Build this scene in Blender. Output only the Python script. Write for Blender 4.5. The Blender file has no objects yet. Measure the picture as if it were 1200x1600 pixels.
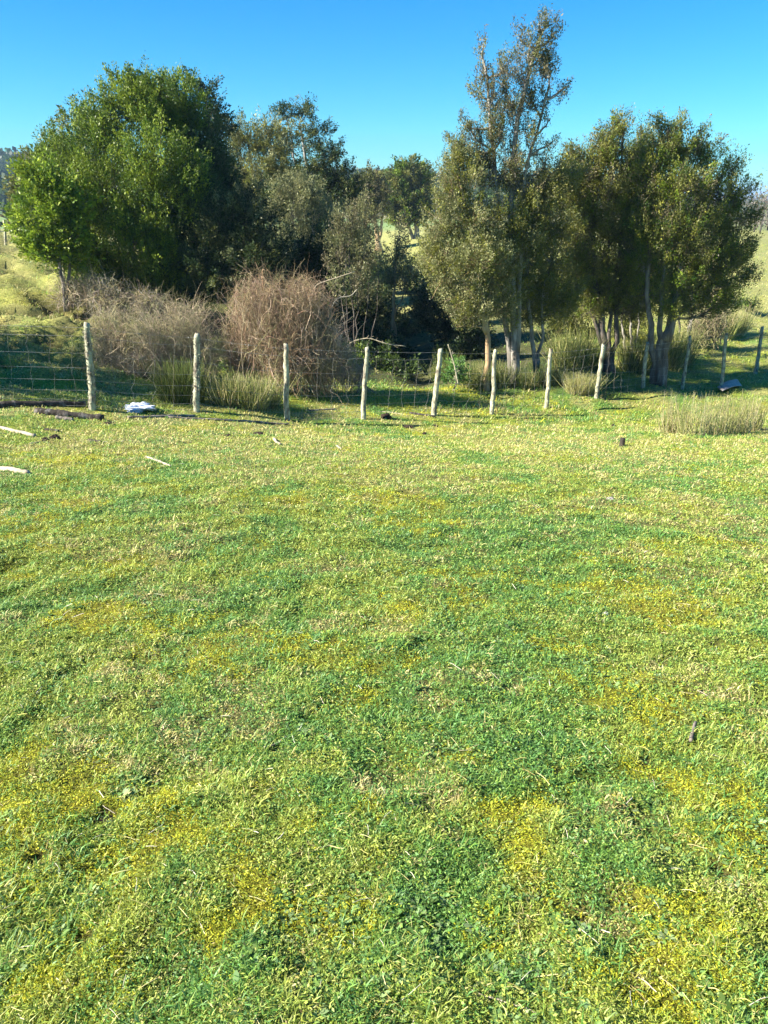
import bpy, math, random
import numpy as np
from mathutils import Vector

random.seed(7)
RNG = np.random.default_rng(11)
S = bpy.context.scene
C = S.collection
PI = math.pi

# ------------------------------------------------------------------ camera, sky, sun, exposure
PITCH = math.radians(22.4)
EYE = 1.6
FPX = 1200.0
cam_d = bpy.data.cameras.new('camera')
cam_d.sensor_fit = 'VERTICAL'
cam_d.sensor_height = 36
cam_d.lens = 27.0
cam_d.clip_start = 0.05
cam_d.clip_end = 20000
cam = bpy.data.objects.new('camera', cam_d)
C.objects.link(cam)
cam.location = (0, 0, EYE)
cam.rotation_euler = (PI / 2 - PITCH, 0, 0)
S.camera = cam

SUN_AZ = math.radians(-104)      # from the view direction (+Y), negative = to the left
SUN_EL = math.radians(33)
world = bpy.data.worlds.new('World')
S.world = world
world.use_nodes = True
wn, wl = world.node_tree.nodes, world.node_tree.links
wn.clear()
wo = wn.new('ShaderNodeOutputWorld')
bg = wn.new('ShaderNodeBackground')
sky = wn.new('ShaderNodeTexSky')
sky.sky_type = 'NISHITA'
sky.sun_disc = False
sky.sun_elevation = SUN_EL
sky.sun_rotation = SUN_AZ
sky.altitude = 100
sky.air_density = 1.0
sky.dust_density = 0.0
sky.ozone_density = 2.6
hsv = wn.new('ShaderNodeHueSaturation')
hsv.inputs['Hue'].default_value = 0.485
hsv.inputs['Saturation'].default_value = 1.45
hsv.inputs['Value'].default_value = 1.0
wl.new(sky.outputs[0], hsv.inputs['Color'])
tint = wn.new('ShaderNodeMix')
tint.data_type = 'RGBA'
tint.blend_type = 'MULTIPLY'
tint.inputs[0].default_value = 1
tint.inputs[7].default_value = (0.24, 0.565, 0.79, 1)
wl.new(hsv.outputs[0], tint.inputs[6])
wl.new(tint.outputs[2], bg.inputs['Color'])
bg.inputs['Strength'].default_value = 0.07
wl.new(bg.outputs[0], wo.inputs['Surface'])

sun_d = bpy.data.lights.new('sun', 'SUN')
sun_d.energy = 5.0
sun_d.angle = math.radians(0.55)
sun_d.color = (1.0, 0.93, 0.80)
sun = bpy.data.objects.new('sun', sun_d)
C.objects.link(sun)
to_sun = Vector((math.sin(SUN_AZ) * math.cos(SUN_EL), math.cos(SUN_AZ) * math.cos(SUN_EL), math.sin(SUN_EL)))
sun.rotation_euler = to_sun.to_track_quat('Z', 'Y').to_euler()

S.view_settings.view_transform = 'Standard'
S.view_settings.look = 'None'
S.view_settings.gamma = 1
S.view_settings.exposure = 1.82
S.cycles.max_bounces = 5
S.cycles.diffuse_bounces = 3
S.cycles.glossy_bounces = 2
S.cycles.transmission_bounces = 3
S.cycles.transparent_max_bounces = 4
S.cycles.use_denoising = True

# ------------------------------------------------------------------ helpers: projection, noise
cp, sp = math.cos(PITCH), math.sin(PITCH)


def at(px, py, Y):
    """The point on the photograph's ray through (px, py) at ground distance Y in front of the camera."""
    dx = (px - 600.0) / FPX
    dy = (800.0 - py) / FPX
    vy = cp + dy * sp
    vz = -sp + dy * cp
    t = Y / vy
    return np.array([dx * t, Y, EYE + vz * t])


def mpp(Y, z=0.0):
    """metres per photograph pixel at distance Y"""
    return (Y * cp + (EYE - z) * sp) / FPX


def _hash(ix, iy, seed):
    n = (ix.astype(np.int64) * 374761393 + iy.astype(np.int64) * 668265263 + seed * 974634777) & 0xFFFFFFFF
    n = ((n ^ (n >> 13)) * 1274126177) & 0xFFFFFFFF
    n = n ^ (n >> 16)
    return (n & 0xFFFFFF) / float(0xFFFFFF)


def vnoise(x, y, seed=0):
    x = np.asarray(x, float)
    y = np.asarray(y, float)
    ix, iy = np.floor(x), np.floor(y)
    fx, fy = x - ix, y - iy
    fx = fx * fx * (3 - 2 * fx)
    fy = fy * fy * (3 - 2 * fy)
    a = _hash(ix, iy, seed)
    b = _hash(ix + 1, iy, seed)
    c = _hash(ix, iy + 1, seed)
    d = _hash(ix + 1, iy + 1, seed)
    return (a + (b - a) * fx) * (1 - fy) + (c + (d - c) * fx) * fy


def fbm(x, y, seed=0, octs=4):
    s, amp, tot = 0, 1.0, 0
    x = np.asarray(x, float)
    y = np.asarray(y, float)
    for o in range(octs):
        ca, sa = math.cos(o * 1.1 + .4), math.sin(o * 1.1 + .4)
        s = s + amp * vnoise((x * ca - y * sa) * 2 ** o + 17.3 * o, (x * sa + y * ca) * 2 ** o + 9.1 * o, seed + o)
        tot += amp
        amp *= .5
    return s / tot


def sstep(a, b, x):
    t = np.clip((np.asarray(x, float) - a) / (b - a), 0, 1)
    return t * t * (3 - 2 * t)


# ------------------------------------------------------------------ terrain
POSTS = [  # base px, base py, top px, top py, distance
    (143, 640, 136, 505, 11.5), (308, 645, 308, 522, 12.3), (449, 659, 446, 538, 12.7), (568, 656, 573, 543, 13.5),
    (678, 649, 688, 545, 14.4), (768, 648, 774, 547, 15.0), (854, 640, 861, 546, 16.0), (932, 626, 943, 538, 17.0),
    (1003, 618, 1012, 535, 18.2), (1066, 609, 1078, 526, 18.8), (1127, 606, 1135, 521, 18.9), (1180, 583, 1191, 511, 21.0)]
ctrl = []
for b in POSTS:
    ctrl.append(at(b[0], b[1], b[4]))
for c in [(0, 700, 8.9), (50, 600, 12.6), (0, 560, 14.5), (100, 540, 16), (50, 480, 19), (20, 430, 23), (10, 378, 30),
          (150, 430, 25), (200, 480, 20), (200, 600, 14), (390, 637, 12.9), (280, 632, 12.6), (455, 604, 15.5), (600, 608, 16.3),
          (600, 598, 17.3), (655, 570, 20), (640, 490, 29), (630, 402, 58), (640, 373, 75), (500, 500, 26), (800, 598, 17.6),
          (940, 580, 19), (1030, 596, 18.4), (1100, 500, 28), (1180, 480, 33), (1180, 400, 60), (1190, 370, 85), (900, 480, 30),
          (1100, 682, 11.8), (1190, 690, 11.6), (660, 350, 120), (400, 420, 45)]:
    ctrl.append(at(*c))
ctrl += [np.array(p, float) for p in [
    (0, 0, 0), (-4, 0, 0.05), (4, 0, -0.05), (0, -5, .35), (0, 3, -.42), (2, 3, -.46), (-2, 3, -.40), (0, 7, -1.06), (3.5, 7, -1.18), (-3.5, 7, -.98),
    (0, 10, -1.6), (12, 5, -1.3), (-12, 5, -.1), (-16, 14, -.2), (-14, 22, .3), (-22, 30, 1.0), (-9, 11, -1.0), (14, 14, -2.2), (20, 22, -2.4),
    (-20, 60, -.8), (-60, 60, -1.5), (-30, 0, .8), (30, 0, -1.5), (60, 60, -2.5), (-60, 120, -2.8), (60, 120, -3), (0, 170, -3), (30, 40, -2.6),
    (-12, 40, -1.0), (-60, 10, 0), (60, 10, -2)]]
ctrl = np.array(ctrl)


def _tps_k(r2):
    return np.where(r2 > 1e-9, 0.5 * r2 * np.log(np.maximum(r2, 1e-9)), 0.0)


def _warp(x, y):
    # compress distance so that the far control points do not dominate
    s = 1.0 / np.sqrt(1 + (x * x + y * y) / 900.0)
    return x * s, y * s


cwx, cwy = _warp(ctrl[:, 0], ctrl[:, 1])
n = len(ctrl)
K = _tps_k((cwx[:, None] - cwx[None]) ** 2 + (cwy[:, None] - cwy[None]) ** 2) + np.eye(n) * 0.6
P = np.column_stack([np.ones(n), cwx, cwy])
A = np.block([[K, P], [P.T, np.zeros((3, 3))]])
sol = np.linalg.solve(A, np.concatenate([ctrl[:, 2], np.zeros(3)]))


def H0(x, y):
    x = np.asarray(x, float)
    y = np.asarray(y, float)
    shp = np.broadcast(x, y).shape
    x = np.broadcast_to(x, shp).ravel()
    y = np.broadcast_to(y, shp).ravel()
    wx, wy = _warp(x, y)
    z = sol[n] + sol[n + 1] * wx + sol[n + 2] * wy
    for i in range(n):
        z = z + sol[i] * _tps_k((wx - cwx[i]) ** 2 + (wy - cwy[i]) ** 2)
    r = np.hypot(x, y)
    far = -3.2 + 1.6 * (fbm(x / 90, y / 90, 5, 3) - .5)
    far = far + 27 * np.exp(-(((x + 300) / 150) ** 2 + ((y - 430) / 80) ** 2))
    far = far + 9 * np.exp(-(((x + 10) / 130) ** 2 + ((y - 520) / 60) ** 2))
    far = far + 2 * np.exp(-(((x - 330) / 90) ** 2 + ((y - 620) / 60) ** 2))
    far = far - 40 * sstep(900, 1400, r)
    w = sstep(95, 180, r)
    z = z * (1 - w) + far * w
    return z.reshape(shp)


STREAM = np.array([at(668, 598, 17.6)[:2], at(660, 580, 19)[:2], at(652, 560, 21)[:2], at(640, 520, 25)[:2], at(636, 490, 29)[:2], at(610, 470, 33)[:2]])


def stream_d(x, y):
    d = np.full(np.shape(x), 1e9)
    for a, b in zip(STREAM[:-1], STREAM[1:]):
        ab = b - a
        t = np.clip(((x - a[0]) * ab[0] + (y - a[1]) * ab[1]) / (ab @ ab), 0, 1)
        d = np.minimum(d, np.hypot(x - a[0] - t * ab[0], y - a[1] - t * ab[1]))
    return d


PITS = []


def pit_mask(x, y):
    m_ = np.zeros(np.shape(x))
    for a, b, r in PITS:
        n_ = .7 + .6 * vnoise(x / (r * .7), y / (r * .7), 77)
        m_ = np.maximum(m_, np.exp(-(((x - a) / (r * n_)) ** 2 + ((y - b) / (r * 1.1 * n_)) ** 2) ** 1.5))
    return m_


def bank_holes(x, y):
    return sstep(.50, .63, fbm(x / .75, y / .36, 711, 3))


def H(x, y, micro=True):
    x = np.asarray(x, float)
    y = np.asarray(y, float)
    z = H0(x, y)
    r = np.hypot(x, y)
    if micro:
        if PITS:
            z = z - .026 * pit_mask(x, y)
        # grazed turf: hollows, lumps and hoof prints
        k = 1 - sstep(18, 40, r)
        z = z + k * (0.05 * (fbm(x / .9, y / .9, 21, 3) - .5))
        kn = 1 - sstep(6, 14, r)
        z = z + kn * (0.07 * (fbm(x / .2, y / .2, 31, 4) - .5))
        z = z - k * 0.045 * np.maximum(0, fbm(x / .33, y / .28, 41, 2) - .66) / .34
        # cattle steps on the left bank and hummocks behind the fence
        bank = sstep(-3.5, -6.5, x) * sstep(12, 14, y) * (1 - sstep(34, 45, y))
        z = z + bank * (1.0 * (fbm(x / 1.5, y / .8, 51, 4) - .5) - 0.8 * np.maximum(0, fbm(x / .9, y / .8, 57, 2) - .62))
        z = z - bank * .22 * bank_holes(x, y)
        be = sstep(15, 16.5, y) * (1 - sstep(28, 40, y)) * sstep(-3, 0, x)
        z = z + be * 0.22 * (fbm(x / .8, y / .8, 61, 2) - .5)
        rt = sstep(7, 9, x) * sstep(17, 19, y) * (1 - sstep(40, 60, y))
        z = z + rt * 0.3 * (fbm(x / 1.6, y / 1.0, 71, 2) - .5)
        z = z + sstep(30, 60, r) * (1 - sstep(120, 200, r)) * .5 * (fbm(x / 6, y / 6, 81, 3) - .5)
    z = z - 0.22 * np.exp(-(stream_d(x, y) / .45) ** 2) * sstep(16, 19, y)
    return z


def Hs(x, y, micro=True):
    return float(H(np.array([x]), np.array([y]), micro)[0])


def G(px, py, Y0=None):
    """ground point seen at pixel (px, py)"""
    ys = np.concatenate([np.arange(.5, 60, .02)])
    d = at(px, py, 1.0)
    xs = d[0] * ys
    zs = EYE + (d[2] - EYE) * ys
    hs = H(xs, ys, False)
    below = np.nonzero(zs <= hs)[0]
    i = below[0] if len(below) else len(ys) - 1
    return np.array([xs[i], ys[i], hs[i]])


# ------------------------------------------------------------------ helpers: materials
def mat(name):
    m = bpy.data.materials.new(name)
    m.use_nodes = True
    nt = m.node_tree
    nt.nodes.clear()
    out = nt.nodes.new('ShaderNodeOutputMaterial')
    return m, nt, out


def ramp(nt, stops, fac=None):
    r = nt.nodes.new('ShaderNodeValToRGB')
    e = r.color_ramp.elements
    while len(e) < len(stops):
        e.new(.5)
    for i, (p, c) in enumerate(stops):
        e[i].position = p
        e[i].color = (*c, 1)
    if fac is not None:
        nt.links.new(fac, r.inputs[0])
    return r


def noise(nt, scale, detail=4, rough=.6, coord=None, dist=0):
    t = nt.nodes.new('ShaderNodeTexNoise')
    t.inputs['Scale'].default_value = scale
    t.inputs['Detail'].default_value = detail
    t.inputs['Roughness'].default_value = rough
    t.inputs['Distortion'].default_value = dist
    if coord is not None:
        nt.links.new(coord, t.inputs['Vector'])
    return t


def leaf_material(name, transl=.3, rough=.5, spec=.35):
    m, nt, out = mat(name)
    a = nt.nodes.new('ShaderNodeAttribute')
    a.attribute_name = 'Col'
    p = nt.nodes.new('ShaderNodeBsdfPrincipled')
    p.inputs['Roughness'].default_value = rough
    p.inputs['Specular IOR Level'].default_value = spec
    nt.links.new(a.outputs['Color'], p.inputs['Base Color'])
    tr = nt.nodes.new('ShaderNodeBsdfTranslucent')
    g = nt.nodes.new('ShaderNodeGamma')
    g.inputs[1].default_value = 0.9
    nt.links.new(a.outputs['Color'], g.inputs[0])
    nt.links.new(g.outputs[0], tr.inputs['Color'])
    mx = nt.nodes.new('ShaderNodeMixShader')
    mx.inputs[0].default_value = transl
    nt.links.new(p.outputs[0], mx.inputs[1])
    nt.links.new(tr.outputs[0], mx.inputs[2])
    nt.links.new(mx.outputs[0], out.inputs[0])
    return m


def bark_material(name, stops, scale=9, rough=.85, bump=.5, stretch=.25):
    m, nt, out = mat(name)
    tc = nt.nodes.new('ShaderNodeTexCoord')
    mp = nt.nodes.new('ShaderNodeMapping')
    mp.inputs['Scale'].default_value = (1, 1, stretch)
    nt.links.new(tc.outputs['Object'], mp.inputs[0])
    t = noise(nt, scale, 6, .65, mp.outputs[0], .3)
    r = ramp(nt, stops, t.outputs[0])
    p = nt.nodes.new('ShaderNodeBsdfPrincipled')
    p.inputs['Roughness'].default_value = rough
    p.inputs['Specular IOR Level'].default_value = .2
    nt.links.new(r.outputs[0], p.inputs['Base Color'])
    b = nt.nodes.new('ShaderNodeBump')
    b.inputs['Strength'].default_value = bump
    b.inputs['Distance'].default_value = .02
    t2 = noise(nt, scale * 3, 5, .7, mp.outputs[0])
    nt.links.new(t2.outputs[0], b.inputs['Height'])
    nt.links.new(b.outputs[0], p.inputs['Normal'])
    nt.links.new(p.outputs[0], out.inputs[0])
    return m


M = {}
M['leaf'] = leaf_material('leaf', .28, .5, .28)
M['grass'] = leaf_material('grass_blade', .35, .5, .3)
M['stem'] = leaf_material('dry_stem', .0, .75, .2)
M['bark_grey'] = bark_material('grey_bark', [(.3, (.07, .06, .05)), (.5, (.22, .20, .17)), (.72, (.50, .48, .43))], 7)
M['bark_dark'] = bark_material('dark_bark', [(.3, (.035, .03, .025)), (.55, (.12, .10, .085)), (.75, (.30, .28, .25))], 7)
M['bark_mid'] = bark_material('brown_bark', [(.3, (.05, .04, .033)), (.5, (.15, .125, .10)), (.75, (.40, .37, .33))], 7)
M['bark_orange'] = bark_material('orange_bark', [(.3, (.20, .13, .07)), (.5, (.42, .30, .17)), (.72, (.58, .48, .33))], 5)
M['post'] = bark_material('lichen_post', [(.30, (.07, .055, .04)), (.43, (.24, .21, .16)), (.54, (.42, .42, .29)), (.72, (.62, .62, .44))], 16, .9, .9, .5)
M['deadwood'] = bark_material('dead_wood', [(.3, (.07, .055, .045)), (.5, (.2, .17, .14)), (.72, (.42, .38, .33))], 6, .9, .6)
M['darklog'] = bark_material('dark_log', [(.35, (.02, .017, .014)), (.55, (.06, .05, .04)), (.75, (.3, .28, .25))], 8, .9, .6)
M['paleoak'] = bark_material('pale_stick', [(.3, (.26, .21, .14)), (.6, (.46, .40, .30))], 8, .8, .3)
M['dung'] = bark_material('dark_soil', [(.3, (.015, .01, .008)), (.7, (.07, .05, .035))], 20, .9, 1, 1)
M['stone'] = bark_material('pale_stone', [(.3, (.35, .34, .32)), (.7, (.62, .61, .58))], 12, .8, .4, 1)
M['plastic'] = bark_material('white_plastic', [(.3, (.55, .60, .70)), (.7, (.74, .79, .86))], 6, .35, .2, 1)
M['sheet'] = bark_material('weathered_sheet', [(.3, (.20, .18, .16)), (.7, (.42, .38, .34))], 10, .5, .3, .4)


def wire_material():
    m, nt, out = mat('galvanised_wire')
    p = nt.nodes.new('ShaderNodeBsdfPrincipled')
    t = noise(nt, 30)
    r = ramp(nt, [(.3, (.16, .14, .12)), (.7, (.45, .44, .42))], t.outputs[0])
    nt.links.new(r.outputs[0], p.inputs['Base Color'])
    p.inputs['Metallic'].default_value = .25
    p.inputs['Roughness'].default_value = .45
    nt.links.new(p.outputs[0], out.inputs[0])
    return m


M['wire'] = wire_material()


def ground_material():
    m, nt, out = mat('turf')
    geo = nt.nodes.new('ShaderNodeNewGeometry')
    a = nt.nodes.new('ShaderNodeAttribute')
    a.attribute_name = 'Col'
    t1 = noise(nt, 28, 6, .7, geo.outputs['Position'])
    t2 = noise(nt, 4.5, 6, .7, geo.outputs['Position'])
    r1 = ramp(nt, [(.3, (.30, .26, .22)), (.5, (.9, .9, .9)), (.7, (1.35, 1.3, 1.2))], t1.outputs[0])
    r2 = ramp(nt, [(.3, (.62, .66, .6)), (.5, (1, 1, 1)), (.7, (1.3, 1.2, 1.1))], t2.outputs[0])
    mu = nt.nodes.new('ShaderNodeMix')
    mu.data_type = 'RGBA'
    mu.blend_type = 'MULTIPLY'
    mu.inputs[0].default_value = 1
    nt.links.new(a.outputs['Color'], mu.inputs[6])
    nt.links.new(r1.outputs[0], mu.inputs[7])
    mu2 = nt.nodes.new('ShaderNodeMix')
    mu2.data_type = 'RGBA'
    mu2.blend_type = 'MULTIPLY'
    mu2.inputs[0].default_value = 1
    nt.links.new(mu.outputs[2], mu2.inputs[6])
    nt.links.new(r2.outputs[0], mu2.inputs[7])
    p = nt.nodes.new('ShaderNodeBsdfPrincipled')
    p.inputs['Roughness'].default_value = .9
    p.inputs['Specular IOR Level'].default_value = .15
    nt.links.new(mu2.outputs[2], p.inputs['Base Color'])
    b = nt.nodes.new('ShaderNodeBump')
    b.inputs['Strength'].default_value = .9
    b.inputs['Distance'].default_value = .03
    nt.links.new(t1.outputs[0], b.inputs['Height'])
    nt.links.new(b.outputs[0], p.inputs['Normal'])
    nt.links.new(p.outputs[0], out.inputs[0])
    return m


M['ground'] = ground_material()


def water_material(name, col, rough):
    m, nt, out = mat(name)
    p = nt.nodes.new('ShaderNodeBsdfPrincipled')
    p.inputs['Base Color'].default_value = (*col, 1)
    p.inputs['Roughness'].default_value = rough
    p.inputs['IOR'].default_value = 1.33
    t = noise(nt, 6, 4)
    b = nt.nodes.new('ShaderNodeBump')
    b.inputs['Strength'].default_value = .15
    nt.links.new(t.outputs[0], b.inputs['Height'])
    nt.links.new(b.outputs[0], p.inputs['Normal'])
    nt.links.new(p.outputs[0], out.inputs[0])
    return m


M['water'] = water_material('stream_water', (.03, .04, .04), .08)
M['sea'] = water_material('sea_water', (.03, .12, .22), .3)


# ------------------------------------------------------------------ helpers: meshes and objects
def mesh_np(name, V, F, Col=None, m=None, parent=None, smooth=False, fsize=None):
    """V (n,3); F flat loop indices with fsize vertices per face (int or array)"""
    V = np.asarray(V, np.float32)
    F = np.asarray(F, np.int32).ravel()
    if np.isscalar(fsize) or fsize is None:
        fs = fsize or 4
        tot = np.full(len(F) // fs, fs, np.int32)
    else:
        tot = np.asarray(fsize, np.int32)
    me = bpy.data.meshes.new(name)
    me.vertices.add(len(V))
    me.vertices.foreach_set('co', V.ravel())
    me.loops.add(len(F))
    me.loops.foreach_set('vertex_index', F)
    me.polygons.add(len(tot))
    st = np.concatenate([[0], np.cumsum(tot)[:-1]]).astype(np.int32)
    me.polygons.foreach_set('loop_start', st)
    me.polygons.foreach_set('loop_total', tot)
    if smooth:
        me.polygons.foreach_set('use_smooth', np.ones(len(tot), bool))
    me.update(calc_edges=True)
    if Col is not None:
        ca = me.color_attributes.new('Col', 'FLOAT_COLOR', 'POINT')
        c4 = np.ones((len(V), 4), np.float32)
        c4[:, :3] = Col
        ca.data.foreach_set('color', c4.ravel())
    o = bpy.data.objects.new(name, me)
    C.objects.link(o)
    if m:
        me.materials.append(m)
    if parent:
        o.parent = parent
    return o


def tag(o, label=None, cat=None, group=None, kind=None):
    if label:
        o['label'] = label
    if cat:
        o['category'] = cat
    if group:
        o['group'] = group
    if kind:
        o['kind'] = kind
    return o


def empty(name, loc, label, cat, group=None):
    o = bpy.data.objects.new(name, None)
    C.objects.link(o)
    o.location = [float(v) for v in loc]
    return tag(o, label, cat, group)


class Acc:
    """collects vectorised pieces into one mesh"""
    def __init__(s):
        s.V, s.F, s.T, s.Cc, s.n = [], [], [], [], 0

    def add(s, V, F, fs, Col=None):
        V = np.asarray(V, float).reshape(-1, 3)
        F = np.asarray(F, np.int64).reshape(-1, fs)
        s.V.append(V)
        s.F.append((F + s.n).ravel())
        s.T.append(np.full(len(F), fs))
        if Col is None:
            Col = np.ones(3) * .5
        s.Cc.append(np.broadcast_to(np.asarray(Col, float), V.shape))
        s.n += len(V)

    def build(s, name, m, parent=None, smooth=False, origin=None):
        V = np.concatenate(s.V)
        if origin is not None:
            V = V - np.asarray(origin)
        return mesh_np(name, V, np.concatenate(s.F), np.concatenate(s.Cc), m, parent, smooth, np.concatenate(s.T))


def tubes(acc, P, R, sides=4, Col=None, cap=True):
    """P (N,K,3) paths, R (N,K) radii. Col (N,3) or None"""
    P = np.asarray(P, float)
    R = np.asarray(R, float)
    N, Kk, _ = P.shape
    T = np.gradient(P, axis=1)
    T /= np.linalg.norm(T, axis=2, keepdims=True) + 1e-9
    tm = T.mean(axis=1)
    ref = np.where(np.abs(tm[:, 2:3]) > .85, np.array([[1., 0.13, 0]]), np.array([[0., 0.1, 1]]))
    ref = np.broadcast_to(ref[:, None, :], T.shape)
    A1 = np.cross(T, ref)
    A1 /= np.linalg.norm(A1, axis=2, keepdims=True) + 1e-9
    A2 = np.cross(T, A1)
    ang = np.arange(sides) * 2 * PI / sides
    ring = (A1[:, :, None, :] * np.cos(ang)[None, None, :, None] + A2[:, :, None, :] * np.sin(ang)[None, None, :, None])
    V = P[:, :, None, :] + ring * R[:, :, None, None]
    V = V.reshape(-1, 3)
    i = np.arange(N)[:, None, None] * Kk * sides
    k = np.arange(Kk - 1)[None, :, None] * sides
    j = np.arange(sides)[None, None, :]
    j2 = (j + 1) % sides
    F = np.stack([i + k + j, i + k + j2, i + k + sides + j2, i + k + sides + j], -1).reshape(-1, 4)
    col = None
    if Col is not None:
        col = np.repeat(np.asarray(Col, float), Kk * sides, axis=0)
    base = acc.n
    acc.add(V, F, 4, col)
    if cap and sides >= 4:
        for kk in (0, Kk - 1):
            idx = (np.arange(N)[:, None] * Kk * sides + kk * sides + np.arange(sides)[None, :]) + base
            if kk == 0:
                idx = idx[:, ::-1]
            acc.F.append(idx.ravel())
            acc.T.append(np.full(N, sides))


def curve_paths(A0, B0, Kk, sag=0.0, jit=0.05, up=0.0):
    """paths (N,Kk,3) from A to B with a bow and jitter"""
    A0 = np.asarray(A0, float)
    B0 = np.asarray(B0, float)
    t = np.linspace(0, 1, Kk)[None, :, None]
    P = A0[:, None, :] * (1 - t) + B0[:, None, :] * t
    L = np.linalg.norm(B0 - A0, axis=1)[:, None, None]
    bow = np.sin(t * PI)
    P[:, :, 2:3] += bow * L * (up - sag)
    J = RNG.normal(0, 1, P.shape) * jit * L
    J[:, 0] = 0
    J = np.cumsum(J, axis=1) * .5
    J[:, -1] *= .3
    J[:, 0] = 0
    return P + J * np.sin(np.clip(t * 1.15, 0, 1) * PI * .9)


def unit(n_):
    v = RNG.normal(0, 1, (n_, 3))
    return v / np.linalg.norm(v, axis=1, keepdims=True)


def leaves(acc, P, D, L, W, Col, fold=.0):
    """rhombic leaves at P pointing along D"""
    N = len(P)
    Rv = unit(N)
    Sd = np.cross(D, Rv)
    Sd /= np.linalg.norm(Sd, axis=1, keepdims=True) + 1e-9
    L = L[:, None]
    W = W[:, None]
    V = np.stack([P, P + D * L * .5 + Sd * W * .5, P + D * L, P + D * L * .5 - Sd * W * .5], 1)
    F = np.arange(N * 4).reshape(-1, 4)
    acc.add(V.reshape(-1, 3), F, 4, np.repeat(Col, 4, axis=0))


# ------------------------------------------------------------------ ground sheet
for px_, py_, rp_ in [(165, 1283, 26), (430, 1178, 16), (660, 1074, 14), (130, 1470, 24), (520, 1010, 12), (1130, 1350, 26), (870, 1200, 14), (290, 860, 18),
                      (780, 995, 12), (1010, 1180, 16), (340, 1240, 16), (60, 1350, 18), (480, 855, 10), (1120, 1010, 14), (240, 1110, 14), (905, 1440, 18)]:
    g_ = G(px_, py_)
    PITS.append((g_[0], g_[1], rp_ * .8 * mpp(g_[1], g_[2])))


def lines_y():
    y = [-40, -25, -15, -8, -4, -2, -1, -.4, 0, .3]
    v = .55
    while v < 45:
        y.append(v)
        v += max(.03, .0115 * v)
    while v < 2600:
        y.append(v)
        v *= 1.035
    return np.array(y)


def lines_x():
    v, xs = 0.0, []
    while v < 2600:
        xs.append(v)
        if v < 14:
            v += max(.038, .017 * v)
        else:
            v *= 1.03
    xs = np.array(xs)
    return np.concatenate([-xs[::-1][:-1], xs])


# colour regions of the pasture: patch centres seen in the photograph, laid on the ground
def gpatch(lst):
    out = []
    for px, py, rp in lst:
        g = G(px, py)
        out.append((g[0], g[1], rp * mpp(g[1], g[2])))
    return out


YEL = gpatch([(1010, 925, 60), (20, 890, 50), (430, 1040, 70), (310, 1070, 60), (60, 1280, 90), (830, 1350, 35), (1150, 1270, 110), (1080, 1480, 120),
              (80, 1520, 120), (560, 1420, 60), (300, 1000, 90), (120, 960, 60), (860, 1010, 50), (990, 1080, 70), (640, 780, 50), (30, 820, 70),
              (620, 625, 60), (730, 615, 40), (90, 715, 40), (560, 1080, 50), (1180, 860, 50), (400, 1450, 90), (1050, 960, 60), (150, 800, 60)])
GRN = gpatch([(740, 880, 110), (620, 1080, 90), (720, 980, 90), (420, 1180, 110), (160, 1180, 110), (860, 830, 90), (280, 730, 60), (560, 1250, 100),
              (850, 1180, 120), (700, 1450, 110), (1000, 1400, 90), (560, 640, 60), (900, 610, 80), (700, 600, 100), (350, 1500, 110), (520, 930, 80)])
DRY = gpatch([(680, 1380, 90), (1150, 1370, 90), (1000, 720, 90), (840, 700, 120), (600, 730, 120), (400, 700, 110), (200, 690, 100), (1100, 800, 90),
              (420, 1140, 40), (740, 1290, 80), (950, 1260, 80), (1000, 870, 70), (230, 850, 90)])


def patchsum(x, y, lst, stretch=1.6):
    s = np.zeros(np.shape(x))
    for a, b, r in lst:
        s = s + np.exp(-(((x - a) / (r * 1.1)) ** 2 + ((y - b) / (r * 1.1 * max(1.2, min(stretch * 1.3, b / 3)))) ** 2))
    return np.clip(s, 0, 1)


def pasture_masks(x, y):
    n1 = fbm(x / .7, y / .7, 101, 5)
    n2 = fbm(x / .6, y / .6, 131, 4)
    n3 = fbm(x / .4, y / .4, 151, 4) + .06 * sstep(7, 10, y)
    r = np.hypot(x, y)
    yel = sstep(.50, .80, .55 * n1 + .5 * fbm(x / .16, y / .16, 171, 3) + .19 * patchsum(x, y, YEL) - .015)
    grn = sstep(.46, .66, n2 + .24 * patchsum(x, y, GRN))
    dry = sstep(.54, .70, n3 + .22 * patchsum(x, y, DRY) + .05 * sstep(4, 9, r))
    return yel, grn, dry


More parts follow.
